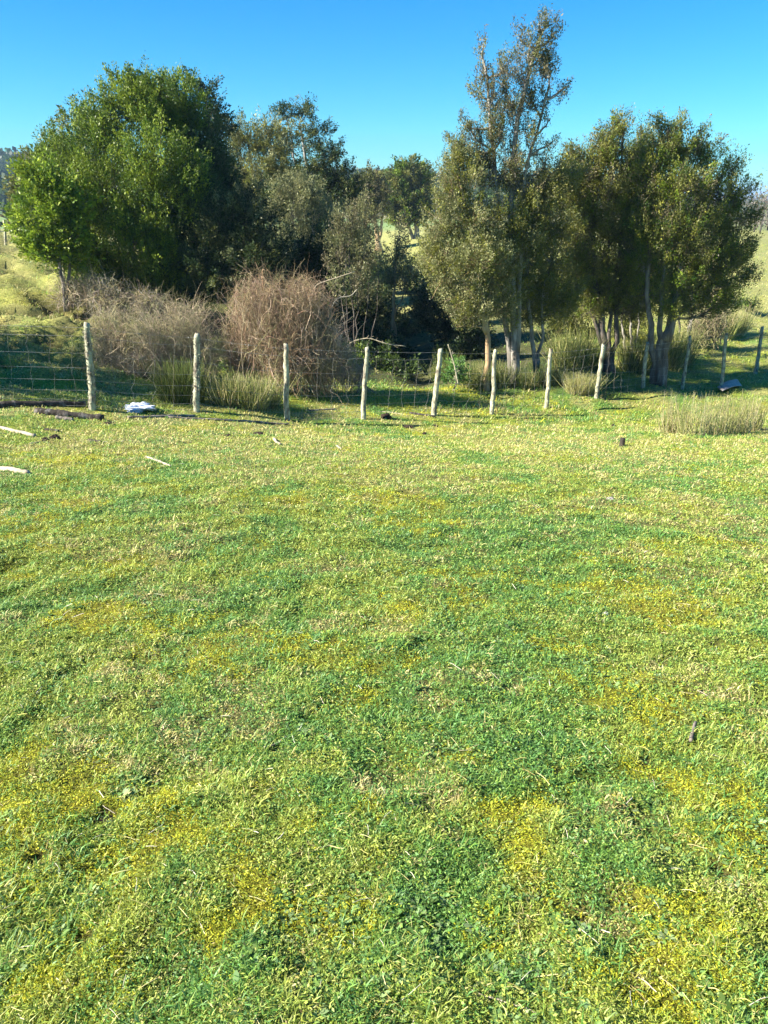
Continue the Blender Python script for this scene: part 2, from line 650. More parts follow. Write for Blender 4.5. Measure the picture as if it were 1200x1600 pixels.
def ground_colour(x, y):
    yel, grn, dry = pasture_masks(x, y)
    r = np.hypot(x, y)
    base = np.array([.22, .28, .04])
    c = np.ones(x.shape + (3,)) * base
    def mixc(c, w, col):
        w = w[..., None]
        return c * (1 - w) + np.array(col) * w
    c = mixc(c, grn * .8, (.085, .20, .045))
    c = mixc(c, dry * .7, (.33, .31, .12))
    c = mixc(c, yel * .8, (.38, .36, .04))
    c = mixc(c, pit_mask(x, y), (.11, .085, .045))
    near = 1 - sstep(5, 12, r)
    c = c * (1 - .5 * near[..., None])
    # the left bank: drier, browner turf
    bank = sstep(-3, -6, x) * sstep(12.5, 16, y) * (1 - sstep(60, 90, r))
    c = mixc(c, bank * .6, (.34, .33, .11))
    c = mixc(c, sstep(-3, -6, x) * sstep(12.5, 14, y) * (1 - sstep(34, 45, y)) * bank_holes(x, y) * .8, (.10, .085, .04))
    # gully ground colour darkened to carry the shade under the trees
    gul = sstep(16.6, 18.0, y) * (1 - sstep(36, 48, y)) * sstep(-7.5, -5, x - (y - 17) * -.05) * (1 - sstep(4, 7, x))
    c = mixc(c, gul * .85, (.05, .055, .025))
    # far fields
    ff = sstep(60, 110, r)
    c = mixc(c, sstep(22, 32, y) * .75, (.34, .34, .13))
    c = mixc(c, ff * .8 * sstep(100, 130, y), (.16, .27, .10))
    ff2 = sstep(.5, .6, fbm(x / 70, y / 70, 91, 2)) * sstep(110, 170, r)
    c = mixc(c, ff2 * .8, (.26, .22, .12))
    hill = sstep(250, 330, r)
    c = mixc(c, hill * .9, (.05, .07, .035))
    return c


gx, gy = lines_x(), lines_y()
X, Yg = np.meshgrid(gx, gy)
Z = H(X, Yg)
Vg = np.stack([X, Yg, Z], -1).reshape(-1, 3)
nx, ny = len(gx), len(gy)
ii = (np.arange(ny - 1)[:, None] * nx + np.arange(nx - 1)[None, :])
Fg = np.stack([ii, ii + 1, ii + nx + 1, ii + nx], -1).reshape(-1, 4)
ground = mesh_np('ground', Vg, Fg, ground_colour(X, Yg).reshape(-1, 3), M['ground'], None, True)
ground['kind'] = 'structure'

# stream and sea
acc = Acc()
tq = np.linspace(0, 5, 60)
cxy = np.column_stack([np.interp(tq, np.arange(6), STREAM[:, 0]), np.interp(tq, np.arange(6), STREAM[:, 1])])
sw = .015 + .06 * np.exp(-((cxy[:, 1] - 20.2) / .55) ** 2) + .10 * np.exp(-((cxy[:, 1] - 28.6) / .5) ** 2)
nrm = np.gradient(cxy, axis=0)
nrm = np.column_stack([nrm[:, 1], -nrm[:, 0]])
nrm /= np.linalg.norm(nrm, axis=1, keepdims=True)
zs = H0(cxy[:, 0], cxy[:, 1])
zs = np.minimum.accumulate(np.convolve(np.pad(zs, 4, 'edge'), np.ones(9) / 9, 'valid')) - .12
zs = np.maximum(zs, H(cxy[:, 0], cxy[:, 1], False) + .05)
V = np.concatenate([np.column_stack([cxy + nrm * sw[:, None], zs]), np.column_stack([cxy - nrm * sw[:, None], zs])])
F = [[i, i + 1, 61 + i, 60 + i] for i in range(59) if sw[i] > .03]
acc.add(V, F, 4)
o = acc.build('stream', M['water'])
o['kind'] = 'structure'
acc = Acc()
acc.add([(-9000, 850, -18), (9000, 850, -18), (9000, 9000, -18), (-9000, 9000, -18)], [[0, 1, 2, 3]], 4)
o = acc.build('sea', M['sea'])
o['kind'] = 'structure'


# ------------------------------------------------------------------ pasture grass
def blades(acc, x, y, L, W, lean, col, seedz=0.0):
    N = len(x)
    z = H(x, y) - .004
    az = RNG.uniform(0, 2 * PI, N)
    d = np.column_stack([np.cos(az), np.sin(az), np.zeros(N)])
    s = np.column_stack([-np.sin(az + RNG.normal(0, .5, N)), np.cos(az), np.zeros(N)])
    b = np.column_stack([x, y, z])
    h1 = np.sin(lean)
    c1 = np.cos(lean)
    mid = b + d * (L * .55 * c1)[:, None] + np.array([0, 0, 1.]) * (L * .6 * h1)[:, None]
    lean2 = lean - RNG.uniform(.2, 1.1, N)
    tip = mid + d * (L * .5 * np.cos(lean2))[:, None] + np.array([0, 0, 1.]) * (L * .45 * np.sin(lean2))[:, None]
    tip[:, 2] = np.maximum(tip[:, 2], z + .003)
    w = (W * .5)[:, None]
    V = np.stack([b - s * w * .8, b + s * w * .8, mid + s * w, mid - s * w, tip], 1).reshape(-1, 3)
    i = np.arange(N)[:, None] * 5
    Fq = i + np.array([[0, 1, 2, 3]])
    Ft = i + np.array([[3, 2, 4]])
    colv = np.repeat(col, 5, axis=0)
    base = acc.n
    acc.add(V, Fq, 4, colv)
    acc.F.append((Ft + base).ravel())
    acc.T.append(np.full(N, 3))


def pick(cols, n_, var=.18):
    cols = np.array(cols)
    c = cols[RNG.integers(0, len(cols), n_)]
    c = c * RNG.uniform(1 - var, 1 + var * 1.2, (n_, 1)) * RNG.uniform(.93, 1.07, (n_, 3))
    return c


def scatter(N, y0, y1, wid=.62):
    y = np.exp(RNG.uniform(math.log(y0), math.log(y1), N))
    x = RNG.uniform(-1, 1, N) * wid * (y + 1.0)
    return x, y


GREEN = [(.15, .28, .05), (.22, .36, .06), (.10, .22, .04), (.29, .42, .09), (.16, .30, .08)]
BLUEG = [(.10, .25, .05), (.14, .31, .08), (.20, .36, .13)]
STRAW = [(.58, .54, .24), (.45, .42, .12), (.64, .58, .26), (.34, .29, .10)]
OLIVE = [(.34, .41, .07), (.43, .47, .12), (.25, .34, .055)]
MOSS = [(.46, .46, .03), (.39, .42, .03), (.54, .51, .035), (.32, .38, .035), (.42, .49, .06)]

acc = Acc()
N = 1150000
x, y = scatter(N, .75, 17)
yel, grn, dry = pasture_masks(x, y)
def cell(sc_, sd_, jit_=.35):
    # small tufts of one kind: a field with a roughly even spread of values
    f_ = (fbm(x / sc_, y / sc_, sd_, 3) - .5) * 2.6 + .5
    return np.clip(f_, 0, 1) * (1 - jit_) + RNG.uniform(0, 1, N) * jit_
gap_ = fbm(x / .085, y / .085, 641, 3) + RNG.normal(0, .04, N)
keep_ = (gap_ > .43) | (RNG.uniform(0, 1, N) < .22) | (np.hypot(x, y) > 9)
keep_ &= RNG.uniform(0, 1, N) > .72 * pit_mask(x, y)
x, y = x[keep_], y[keep_]
N = len(x)
yel, grn, dry = pasture_masks(x, y)
col = pick(OLIVE, N)
g = cell(.11, 611) < .30 + .45 * grn
col[g] = pick(GREEN, g.sum())
g = cell(.07, 621) < .04 + .30 * grn
col[g] = pick(BLUEG, g.sum())
g = cell(.08, 631, .5) < .10 + .30 * dry + .16 * sstep(5, 11, np.hypot(x, y))
col[g] = pick(STRAW, g.sum(), .25)
ismoss = cell(.06, 651, .6) < .10 + .62 * yel
col[ismoss] = pick(MOSS, ismoss.sum(), .2)
rr = np.hypot(x, y)
L = (.006 + .027 * RNG.uniform(0, 1, N) ** 1.8) * (1 + .07 * rr)
tuft = sstep(.55, .8, fbm(x / .13, y / .13, 201, 2))
L *= (1 + .7 * tuft)
L[ismoss] *= .5
W = RNG.uniform(.0008, .0018, N) * (1 + .50 * rr)
W[ismoss] *= 1.35
lean = RNG.uniform(.25, 1.25, N)
blades(acc, x, y, L, W, lean, col)
# taller bright blades here and there
N2 = 15000
x, y = scatter(N2 * 3, .75, 9)
kk = fbm(x / .22, y / .22, 211, 3)
sel = kk > .60
x, y = x[sel][:N2], y[sel][:N2]
N2 = len(x)
blades(acc, x, y, RNG.uniform(.03, .06, N2), RNG.uniform(.002, .0034, N2) * (1 + .1 * y), RNG.uniform(.5, 1.3, N2), pick(GREEN + BLUEG, N2))
# tiny clover and moss leaflets between the blades
N = 560000
x, y = scatter(N, .75, 11, .6)
sel = RNG.uniform(0, 1, N) > .72 * pit_mask(x, y)
x, y = x[sel], y[sel]
N = len(x)
yel, grn, dry = pasture_masks(x, y)
col = pick(OLIVE, N)
g = cell(.09, 661) < .42 + .4 * grn
col[g] = pick(GREEN + BLUEG, g.sum())
g = cell(.08, 631, .5) < .10 + .25 * dry
col[g] = pick(STRAW + [(.25, .2, .09)], g.sum(), .25)
ismoss = cell(.06, 651, .6) < .09 + .62 * yel
col[ismoss] = pick(MOSS, ismoss.sum(), .2)
hi = RNG.uniform(0, 1, N) ** 1.5 * .016 * (.5 + 1.6 * fbm(x / .1, y / .1, 671, 3))
Pl = np.column_stack([x, y, H(x, y) + .002 + hi])
Dl = unit(N) * np.array([1, 1, .55])
Dl /= np.linalg.norm(Dl, axis=1, keepdims=True)
sz_ = RNG.uniform(.0035, .0095, N) * (1 + .22 * y) * np.where(ismoss, .7, 1)
leaves(acc, Pl, Dl, sz_ * 1.15, sz_ * RNG.uniform(.22, .6, N), col)
grass = acc.build('pasture_grass', M['grass'])
tag(grass, 'short grazed pasture grass with yellow moss and dry straw', 'grass', kind='stuff')

# grass beyond the fence and over the bank
acc = Acc()
N = 170000
y = np.exp(RNG.uniform(math.log(11.5), math.log(75), N))
x = RNG.uniform(-.68, .62, N) * (y + 1.5)
d = stream_d(x, y)
sel = (d > .5)
gul = sstep(17, 18.5, y) * (1 - sstep(36, 46, y)) * sstep(-7, -5, x) * (1 - sstep(4, 6.5, x))
sel &= RNG.uniform(0, 1, N) > gul * .6
sel &= RNG.uniform(0, 1, N) > .8 * bank_holes(x, y) * sstep(-3, -6, x)
sel &= ~((y < 17) & (x > -3.5) & (y < 14.5))
x, y = x[sel], y[sel]
N = len(x)
col = pick(OLIVE, N)
yel, grn, dry = pasture_masks(x, y)
u = RNG.uniform(0, 1, N)
g = u < (.35 + .4 * grn) * (1 - .75 * sstep(20, 30, y)) * (1 - .5 * sstep(-3, -6, x) * sstep(15, 17, y))
col[g] = pick(GREEN, g.sum())
bank = sstep(-3, -6, x) * sstep(12.5, 16, y)
g = RNG.uniform(0, 1, N) < .1 + .3 * dry + .35 * bank + .4 * sstep(20, 30, y)
col[g] = pick(STRAW, g.sum(), .25) * .9
g = RNG.uniform(0, 1, N) < yel * .5
col[g] = pick(MOSS, g.sum())
bl = sstep(.5, .7, fbm(x / .5, y / .5, 221, 3))
blades(acc, x, y, RNG.uniform(.035, .085, N) * (1 + .8 * bl) * (1 + .01 * y), RNG.uniform(.006, .011, N) * (1 + .035 * y), RNG.uniform(.2, 1.2, N), col)
o = acc.build('bank_grass', M['grass'])
tag(o, 'tussocky rough grass over the bank and beyond the fence', 'grass', kind='stuff')

# broad-leaved rosettes in the sward
acc = Acc()
N = 8000
x, y = scatter(N, .8, 9, .58)
k = fbm(x / .35, y / .35, 231, 3)
sel = k > .50
x, y = x[sel], y[sel]
N = len(x)
per = 7
ax = np.repeat(x, per)
ay = np.repeat(y, per)
az = RNG.uniform(0, 2 * PI, N * per)
sz = np.repeat(RNG.uniform(.6, 1.35, N), per)
P0 = np.column_stack([ax, ay, H(ax, ay) + .002]) + np.column_stack([np.cos(az), np.sin(az), az * 0]) * .004
el = RNG.uniform(.15, .75, N * per)
D = np.column_stack([np.cos(az) * np.cos(el), np.sin(az) * np.cos(el), np.sin(el)])
Ll = RNG.uniform(.014, .028, N * per) * sz
Wl = Ll * RNG.uniform(.3, .5, N * per)
base = np.repeat(pick([(.12, .22, .06), (.17, .28, .09), (.24, .34, .15), (.11, .19, .04), (.20, .33, .08)], N), per, axis=0)
cc = base * RNG.uniform(.8, 1.2, (N * per, 1))
Sd = np.column_stack([-np.sin(az), np.cos(az), az * 0])
up = np.cross(D, Sd)
Lc, Wc = Ll[:, None], Wl[:, None]
V = np.stack([P0, P0 + D * Lc * .35 + Sd * Wc * .42, P0 + D * Lc * .75 + Sd * Wc * .45 - up * Lc * .06, P0 + D * Lc - up * Lc * .16,
              P0 + D * Lc * .75 - Sd * Wc * .45 - up * Lc * .06, P0 + D * Lc * .35 - Sd * Wc * .42], 1).reshape(-1, 3)
acc.add(V, np.arange(len(V)).reshape(-1, 6), 6, np.repeat(cc, 6, axis=0))
o = acc.build('rosette_weeds', M['grass'])
tag(o, 'small broad-leaved weed rosettes scattered through the near pasture', 'weeds', kind='stuff')

# dry litter: bent straws and bits on the turf
acc = Acc()
N = 2000
x, y = scatter(N, .8, 12, .58)
az = RNG.uniform(0, 2 * PI, N)
Lx = RNG.uniform(.015, .06, N) * (1 + .03 * y)
a0 = np.column_stack([x, y, H(x, y) + .012])
x1, y1 = x + np.cos(az) * Lx, y + np.sin(az) * Lx
b0 = np.column_stack([x1, y1, H(x1, y1) + RNG.uniform(.008, .03, N)])
Pp = curve_paths(a0, b0, 5, jit=.06, up=.06)
tubes(acc, Pp, np.broadcast_to((RNG.uniform(.0005, .0011, N) * (1 + .15 * y))[:, None], (N, 5)), 3, pick(STRAW + [(.6, .55, .42)], N), False)
o = acc.build('dry_straw', M['stem'])
tag(o, 'thin dry straws lying loose on the pasture', 'straw', kind='stuff')


# ------------------------------------------------------------------ trees
def W3(px, py, Y):
    return at(px, py, Y)


def tree(name, label, cat, Y, lobes, stems, pal, leaf=(.06, .026), dens=1.0, bark='bark_dark', group=None, spray=.30, gap=.28, upb=.35,
         twig_n=1.0, trunk_r=.1, fill=.25, twig_col=None, base=None):
    """lobes: (px, py, rx, ry, dY[, weight]) in photograph pixels at distance Y+dY; stems: list of [(px,py,dY) ...] from the root upwards"""
    bx, by, _ = stems[0][0]
    p0 = W3(bx, by, Y)
    root_z = Hs(p0[0], p0[1], False)
    t = empty(name, (p0[0], p0[1], root_z - .03), label, cat, group)
    org = np.array([p0[0], p0[1], root_z - .03])
    wood = Acc()
    nodes = []
    for si, st in enumerate(stems):
        pts = [W3(a, b, Y + d_) for a, b, d_ in st]
        if si == 0 or st[0][1] >= by - 25:
            pts[0] = np.array([pts[0][0], pts[0][1], Hs(pts[0][0], pts[0][1], False) - .06])
        pts = np.array(pts)
        # resample as a smooth path
        Kk = 14
        ti = np.linspace(0, len(pts) - 1, Kk)
        path = np.column_stack([np.interp(ti, np.arange(len(pts)), pts[:, k]) for k in range(3)])
        for _ in range(2):
            path[1:-1] = (path[:-2] + path[1:-1] * 2 + path[2:]) / 4
        path[1:] += RNG.normal(0, .02, (Kk - 1, 3))
        r0 = trunk_r * (1 if si == 0 else RNG.uniform(.55, .85))
        rad = r0 * (1 - np.linspace(0, .72, Kk))
        rad[0] *= 1.45
        rad[1] *= 1.12
        tubes(wood, path[None], rad[None], 8)
        nodes.append(path[4:])
    nodes = np.concatenate(nodes)
    lv = Acc()
    twA, twB, twR = [], [], []
    pal = np.array(pal, float)
    for li, lb in enumerate(lobes):
        px, py, rx, ry, dY = lb[:5]
        w = lb[5] if len(lb) > 5 else 1.0
        c = W3(px, py, Y + dY)
        k = mpp(Y + dY, c[2])
        r3 = np.array([rx * k, (rx + ry) * .5 * k * .85, ry * k])
        # limb from the nearest lower trunk node to the lobe
        dd = np.linalg.norm(nodes - c, axis=1) + np.where(nodes[:, 2] > c[2] - r3[2] * .2, 1.2, 0)
        nd = nodes[np.argmin(dd)]
        limb = curve_paths(nd[None], c[None], 8, jit=.05, up=-.08)
        lr = max(.010, trunk_r * .28)
        tubes(wood, limb, (lr * (1 - np.linspace(0, .6, 8)))[None], 5)
        area = 4 * PI * ((r3[0] * r3[1] + r3[0] * r3[2] + r3[1] * r3[2]) / 3)
        ns = max(6, int(area / (spray * spray * .50) * w * dens))
        u_ = unit(ns)
        rad = RNG.uniform(.5, 1.0, ns) ** .6
        rad *= .82 + .36 * fbm(u_[:, 0] * 2.3 + li * 3.1, u_[:, 2] * 2.3 + u_[:, 1] * 1.3, 300 + li, 2) * 1.1
        inner = RNG.uniform(0, 1, ns) < fill
        rad[inner] *= RNG.uniform(.2, .8, inner.sum())
        # the crown gathers into billows
        npf = max(7, int(area / .55))
        pu = unit(npf)
        pr = RNG.uniform(.72, 1.0, npf)
        pw = RNG.integers(0, npf, ns)
        puffy = (RNG.uniform(0, 1, ns) < .72) & ~inner
        rmean = float(np.mean(r3))
        pR = min(.42, .45 * rmean)
        off = unit(ns) * (RNG.uniform(.15, 1, ns) ** .5)[:, None] * pR * np.array([.85, .85, 1.25])
        ppos = pu[pw] * pr[pw][:, None] * .86 + off / r3
        # holes between clumps
        hole = fbm(u_[:, 0] * 3.4 + li, u_[:, 2] * 3.4 + u_[:, 1] * 2.1, 400 + li * 7, 2) < gap
        keep = ~(hole & ~inner)
        keep |= puffy
        loc = np.where(puffy[:, None], ppos, u_ * rad[:, None])[keep]
        ns = len(loc)
        sc = c + loc * r3
        u_ = loc / (np.linalg.norm(loc, axis=1, keepdims=True) + 1e-6)
        gz = H(sc[:, 0], sc[:, 1], False)
        sc[:, 2] = np.maximum(sc[:, 2], gz + .05)
        # wood out to the sprays
        nt_ = int(ns * twig_n * .45)
        if nt_:
            limbpts = limb[0][3:]
            src = limbpts[RNG.integers(0, len(limbpts), nt_)]
            twA.append(src)
            ti_ = np.arange(nt_) % ns
            twB.append(sc[ti_] + u_[ti_] * spray * .4 + (ti_ != np.arange(nt_))[:, None] * unit(nt_) * spray * .6)
            twR.append(np.full(nt_, max(.005, trunk_r * .05)))
        # leaves of each spray
        npl = int(66 * (spray / .3) ** 2 * (.06 / leaf[0]) ** 1.2)
        od = u_ * np.array([1, 1, .5]) + np.array([0, 0, upb * 1.6])
        od /= np.linalg.norm(od, axis=1, keepdims=True) + 1e-9
        Nn = ns * npl
        ssz = np.repeat(RNG.uniform(.55, 1.3, ns) * spray, npl)
        cen = np.repeat(sc, npl, axis=0)
        oo = np.repeat(od, npl, axis=0)
        tt = RNG.uniform(-.6, .9, Nn)
        pos = cen + oo * (tt * ssz)[:, None] + unit(Nn) * (RNG.uniform(0, 1, Nn) ** .7 * ssz * (.62 - .3 * tt))[:, None]
        Dl = oo * .9 + unit(Nn) * .8
        Dl /= np.linalg.norm(Dl, axis=1, keepdims=True)
        lc = pal[RNG.integers(0, len(pal), ns)] * RNG.uniform(.8, 1.25, (ns, 1))
        lobec = RNG.uniform(.88, 1.14)
        cl = np.repeat(lc, npl, axis=0) * RNG.uniform(.7, 1.3, (Nn, 1)) * lobec
        lf = np.exp(RNG.normal(-.03, .24, Nn))
        leaves(lv, pos, Dl, lf * leaf[0], lf * RNG.uniform(.7, 1.3, Nn) * leaf[1], cl)
    if twA:
        twA, twB, twR = np.concatenate(twA), np.concatenate(twB), np.concatenate(twR)
        Pt = curve_paths(twA, twB, 6, jit=.06, up=-.05)
        tubes(wood, Pt, twR[:, None] * np.linspace(1.25, .35, 6)[None], 3, None, False)
    wood.build('trunk', M[bark], t, True, org)
    lv.build('crown', M['leaf'], t, False, org)
    return t


EVG = [(.085, .14, .014), (.13, .19, .016), (.05, .095, .015), (.19, .25, .022)]
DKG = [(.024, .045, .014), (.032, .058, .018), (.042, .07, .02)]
LAUREL = [(.15, .23, .018), (.21, .30, .022), (.10, .17, .02), (.28, .36, .03)]
OLV = [(.12, .135, .035), (.16, .165, .045), (.095, .11, .03), (.19, .185, .055)]
GRYG = [(.22, .23, .10), (.30, .30, .14), (.15, .17, .07), (.20, .20, .08)]
YOLV = [(.15, .165, .028), (.21, .215, .033), (.11, .13, .028), (.25, .235, .045)]
BRNG = [(.15, .13, .07), (.19, .165, .09), (.12, .115, .05)]

# ---- left group
tree('evergreen_tree', 'big rounded sunlit green tree, tallest of the left group', 'tree', 21.0,
     [(215, 172, 58, 48, 0), (262, 180, 62, 54, .4), (165, 215, 55, 60, 0), (250, 270, 75, 70, -.8), (170, 300, 70, 62, -.5),
      (115, 265, 55, 55, .6), (225, 360, 75, 60, -.9), (150, 385, 55, 45, -.4), (270, 430, 65, 45, -.4), (80, 250, 35, 40, 1.0), (120, 340, 50, 50, -.2),
      (200, 135, 32, 16, .2), (250, 135, 40, 16, .2), (195, 430, 45, 35, -.2), (85, 300, 36, 40, .9), (95, 380, 36, 40, .6), (130, 425, 34, 26, .2), (210, 455, 40, 24, -.3), (160, 435, 40, 26, -.3), (125, 440, 26, 18, -.2)],
     [[(262, 478, 0), (258, 400, 0), (245, 300, .1), (235, 200, .2)], [(235, 476, -.1), (205, 390, -.2), (170, 300, 0)], [(265, 470, .1), (275, 380, .2), (270, 270, .3)]],
     EVG, (.056, .025), 1.2, 'bark_dark', spray=.32, upb=.9, gap=.30, trunk_r=.14, fill=.3)
tree('shade_coloured_flank', 'right flank of the big green tree, its shade put into dark bluish-green leaf colour', 'tree', 21.2,
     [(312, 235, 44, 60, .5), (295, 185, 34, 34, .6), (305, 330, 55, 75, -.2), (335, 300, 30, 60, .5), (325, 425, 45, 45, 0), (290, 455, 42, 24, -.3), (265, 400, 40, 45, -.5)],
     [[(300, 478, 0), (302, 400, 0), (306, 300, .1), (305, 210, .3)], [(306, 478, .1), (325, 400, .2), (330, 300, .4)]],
     [(.035, .075, .022), (.05, .095, .025), (.028, .058, .02), (.07, .11, .03)], (.056, .025), 1.25, 'bark_dark', spray=.32, upb=.9, gap=.28, trunk_r=.12, fill=.3)  # dark leaf palette paints the shade on the big tree's right side
tree('laurel_bush', 'bright yellow-green glossy laurel bush at the left edge of the big evergreen', 'bush', 19.2,
     [(62, 290, 30, 45, .1), (52, 345, 32, 45, 0), (85, 320, 26, 50, -.1), (100, 370, 34, 42, 0), (75, 385, 28, 30, -.1), (118, 310, 22, 40, .2), (112, 405, 26, 24, .1), (60, 390, 18, 20, .1)],
     [[(96, 432, 0), (92, 400, 0), (85, 340, 0), (75, 290, 0)], [(98, 430, .1), (108, 380, 0), (112, 320, 0)]],
     LAUREL, (.08, .036), 1.1, 'bark_grey', spray=.24, gap=.26, trunk_r=.05)
tree('olive_tree', 'grey olive scrubby tree showing left of the bright laurel', 'tree', 27.0,
     [(62, 265, 26, 28, 0, .8), (45, 300, 22, 45, 0, .8), (90, 225, 28, 26, .4, .8), (130, 190, 30, 30, .8, .8), (40, 345, 18, 30, 0, .8)],
     [[(52, 398, 0), (55, 350, 0), (62, 280, 0)], [(56, 398, 0), (80, 300, .2), (100, 230, .6)]],
     OLV, (.09, .035), .8, 'bark_grey', spray=.3, gap=.38, trunk_r=.08)
tree('dark_tree', 'dark blue-green tree top poking out behind the big evergreen on its right', 'tree', 24.6,
     [(315, 135, 24, 20, 0, .8), (330, 170, 20, 26, 0, .8), (338, 215, 24, 40, 0), (350, 290, 30, 60, 0), (295, 125, 14, 10, 0, .6), (360, 380, 40, 60, 0)],
     [[(345, 480, 0), (345, 350, 0), (335, 230, 0), (318, 150, 0)]],
     DKG, (.07, .03), .9, spray=.26, gap=.4, trunk_r=.1)
tree('broad_olive_tree', 'broad sunlit olive-green tree between the big evergreen and the open-crowned tree', 'tree', 32.0,
     [(385, 215, 32, 30, 0), (425, 230, 30, 36, 0), (370, 260, 30, 45, .4), (410, 290, 40, 45, -.2), (445, 265, 26, 38, -.4), (365, 320, 35, 50, 0), (450, 210, 22, 22, .5, .7)],
     [[(400, 440, 0), (400, 350, 0), (395, 270, 0), (385, 215, 0)], [(405, 440, 0), (425, 340, 0), (440, 250, 0)]],
     YOLV + OLV + GRYG, (.07, .028), .95, spray=.32, gap=.34, trunk_r=.1)
tree('open_tree', 'airy dark tree with pale limbs and an open layered top in the middle distance', 'tree', 37.0,
     [(458, 168, 26, 12, 0, .7), (440, 178, 20, 9, 0, .6), (480, 176, 18, 14, 0, .6), (498, 205, 22, 14, 0, .6), (475, 215, 22, 18, 0, .6), (515, 232, 22, 18, 0, .8),
      (495, 250, 30, 24, 0, .9), (525, 268, 28, 26, 0), (480, 290, 34, 34, 0), (540, 290, 24, 26, 0), (515, 310, 40, 34, 0), (555, 300, 16, 20, 0)],
     [[(500, 400, 0), (488, 320, 0), (478, 250, 0), (468, 190, 0)], [(505, 400, .2), (520, 310, 0), (505, 240, 0)], [(498, 400, 0), (466, 280, 0), (450, 190, 0)]],
     DKG + OLV[:1], (.08, .034), .8, 'bark_grey', spray=.34, gap=.42, trunk_r=.11, fill=.12)
tree('pale_shrub_tree', 'pale grey-green feathery small tree, sunlit, in front of the airy tree', 'tree', 29.0,
     [(455, 300, 28, 26, 0), (435, 320, 22, 30, 0), (485, 305, 20, 28, 0), (500, 335, 22, 30, 0), (455, 345, 40, 40, 0), (490, 375, 30, 30, 0)],
     [[(465, 480, 0), (462, 400, 0), (455, 320, 0)], [(470, 480, 0), (485, 390, 0), (492, 320, 0)]],
     GRYG, (.07, .022), .95, 'bark_grey', spray=.28, gap=.34, trunk_r=.06, upb=.8)
tree('shaded_thicket_tree', 'dark shaded small tree under the right flank of the big evergreen', 'tree', 20.2,
     [(345, 360, 40, 50, 0), (385, 330, 34, 55, .2), (330, 420, 45, 50, -.2), (390, 410, 50, 50, 0), (425, 385, 35, 50, .2)],
     [[(370, 505, 0), (368, 440, 0), (370, 360, 0)], [(378, 505, 0), (400, 430, 0), (410, 370, 0)]],
     OLV[2:3] + GRYG[2:3] + DKG, (.06, .024), 1.0, spray=.3, gap=.32, trunk_r=.07)
tree('dark_shrub', 'dark rounded shrub behind the reddish dry thicket, left of the twiggy grey tree', 'shrub', 21.5,
     [(470, 430, 40, 50, 0), (500, 400, 30, 50, 0), (440, 450, 36, 50, 0), (505, 460, 34, 50, 0)],
     [[(475, 530, 0), (475, 480, 0), (478, 420, 0)]],
     DKG, (.075, .03), 1.0, spray=.3, gap=.34, trunk_r=.05)
tree('twiggy_tree', 'grey twiggy shrub tree of many thin upright stems above the dry thicket', 'tree', 19.5,
     [(545, 340, 26, 34, 0, .7), (570, 350, 20, 34, 0, .7), (535, 385, 26, 40, 0, .7), (565, 400, 26, 40, 0, .6), (550, 440, 30, 40, 0, .5), (525, 430, 18, 40, 0, .4)],
     [[(555, 568, 0), (552, 500, 0), (548, 420, 0), (545, 340, 0)], [(548, 568, 0), (535, 480, 0), (528, 380, 0)], [(560, 568, 0), (575, 470, 0), (580, 360, 0)],
      [(552, 568, .2), (560, 460, .1), (562, 350, 0)], [(550, 568, -.2), (541, 470, 0), (538, 360, 0)], [(565, 568, 0), (588, 500, 0), (592, 420, 0)]],
     GRYG + BRNG, (.055, .018), .8, 'bark_dark', spray=.26, gap=.4, trunk_r=.022, upb=1.0, twig_n=1.5)
tree('columnar_tree', 'rounded columnar tree standing alone on the far meadow, pale trunks showing', 'tree', 74.0,
     [(640, 268, 26, 18, 0), (622, 290, 18, 26, 0), (655, 285, 20, 26, 0), (635, 315, 32, 30, 0), (612, 325, 15, 24, 0), (660, 320, 15, 28, 0), (640, 342, 26, 14, 0)],
     [[(652, 374, 0), (650, 345, 0), (645, 300, 0)], [(647, 374, 0), (636, 345, 0), (630, 300, 0)]],
     EVG[:3] + OLV, (.20, .09), .9, 'bark_grey', spray=.6, gap=.3, trunk_r=.28)
tree('red_trunk_tree', 'olive tree with reddish forked trunk standing on the sunlit far meadow', 'tree', 66.0,
     [(582, 285, 20, 20, 0, .9), (570, 305, 18, 24, 0), (590, 320, 15, 24, 0), (573, 335, 16, 18, 0), (600, 300, 10, 20, 0, .7)],
     [[(592, 380, 0), (588, 352, 0), (580, 310, 0)], [(589, 380, 0), (597, 350, 0), (598, 320, 0)]],
     OLV + BRNG, (.18, .08), .9, 'bark_orange', spray=.5, gap=.34, trunk_r=.26)
tree('slender_tree', 'slender young tree with bare reddish trunk standing alone in the shaded gully', 'tree', 23.0,
     [(625, 365, 14, 22, 0, .6), (618, 400, 22, 25, 0, .8), (628, 430, 26, 22, 0, .7), (612, 440, 20, 18, 0, .6), (640, 455, 18, 14, 0, .5)],
     [[(618, 545, 0), (616, 500, 0), (614, 455, 0), (622, 370, 0)], [(612, 545, 0), (613, 500, 0), (640, 440, 0)]],
     GRYG + BRNG, (.06, .022), .75, 'bark_orange', spray=.24, gap=.4, trunk_r=.06, upb=.9, twig_n=1.4)

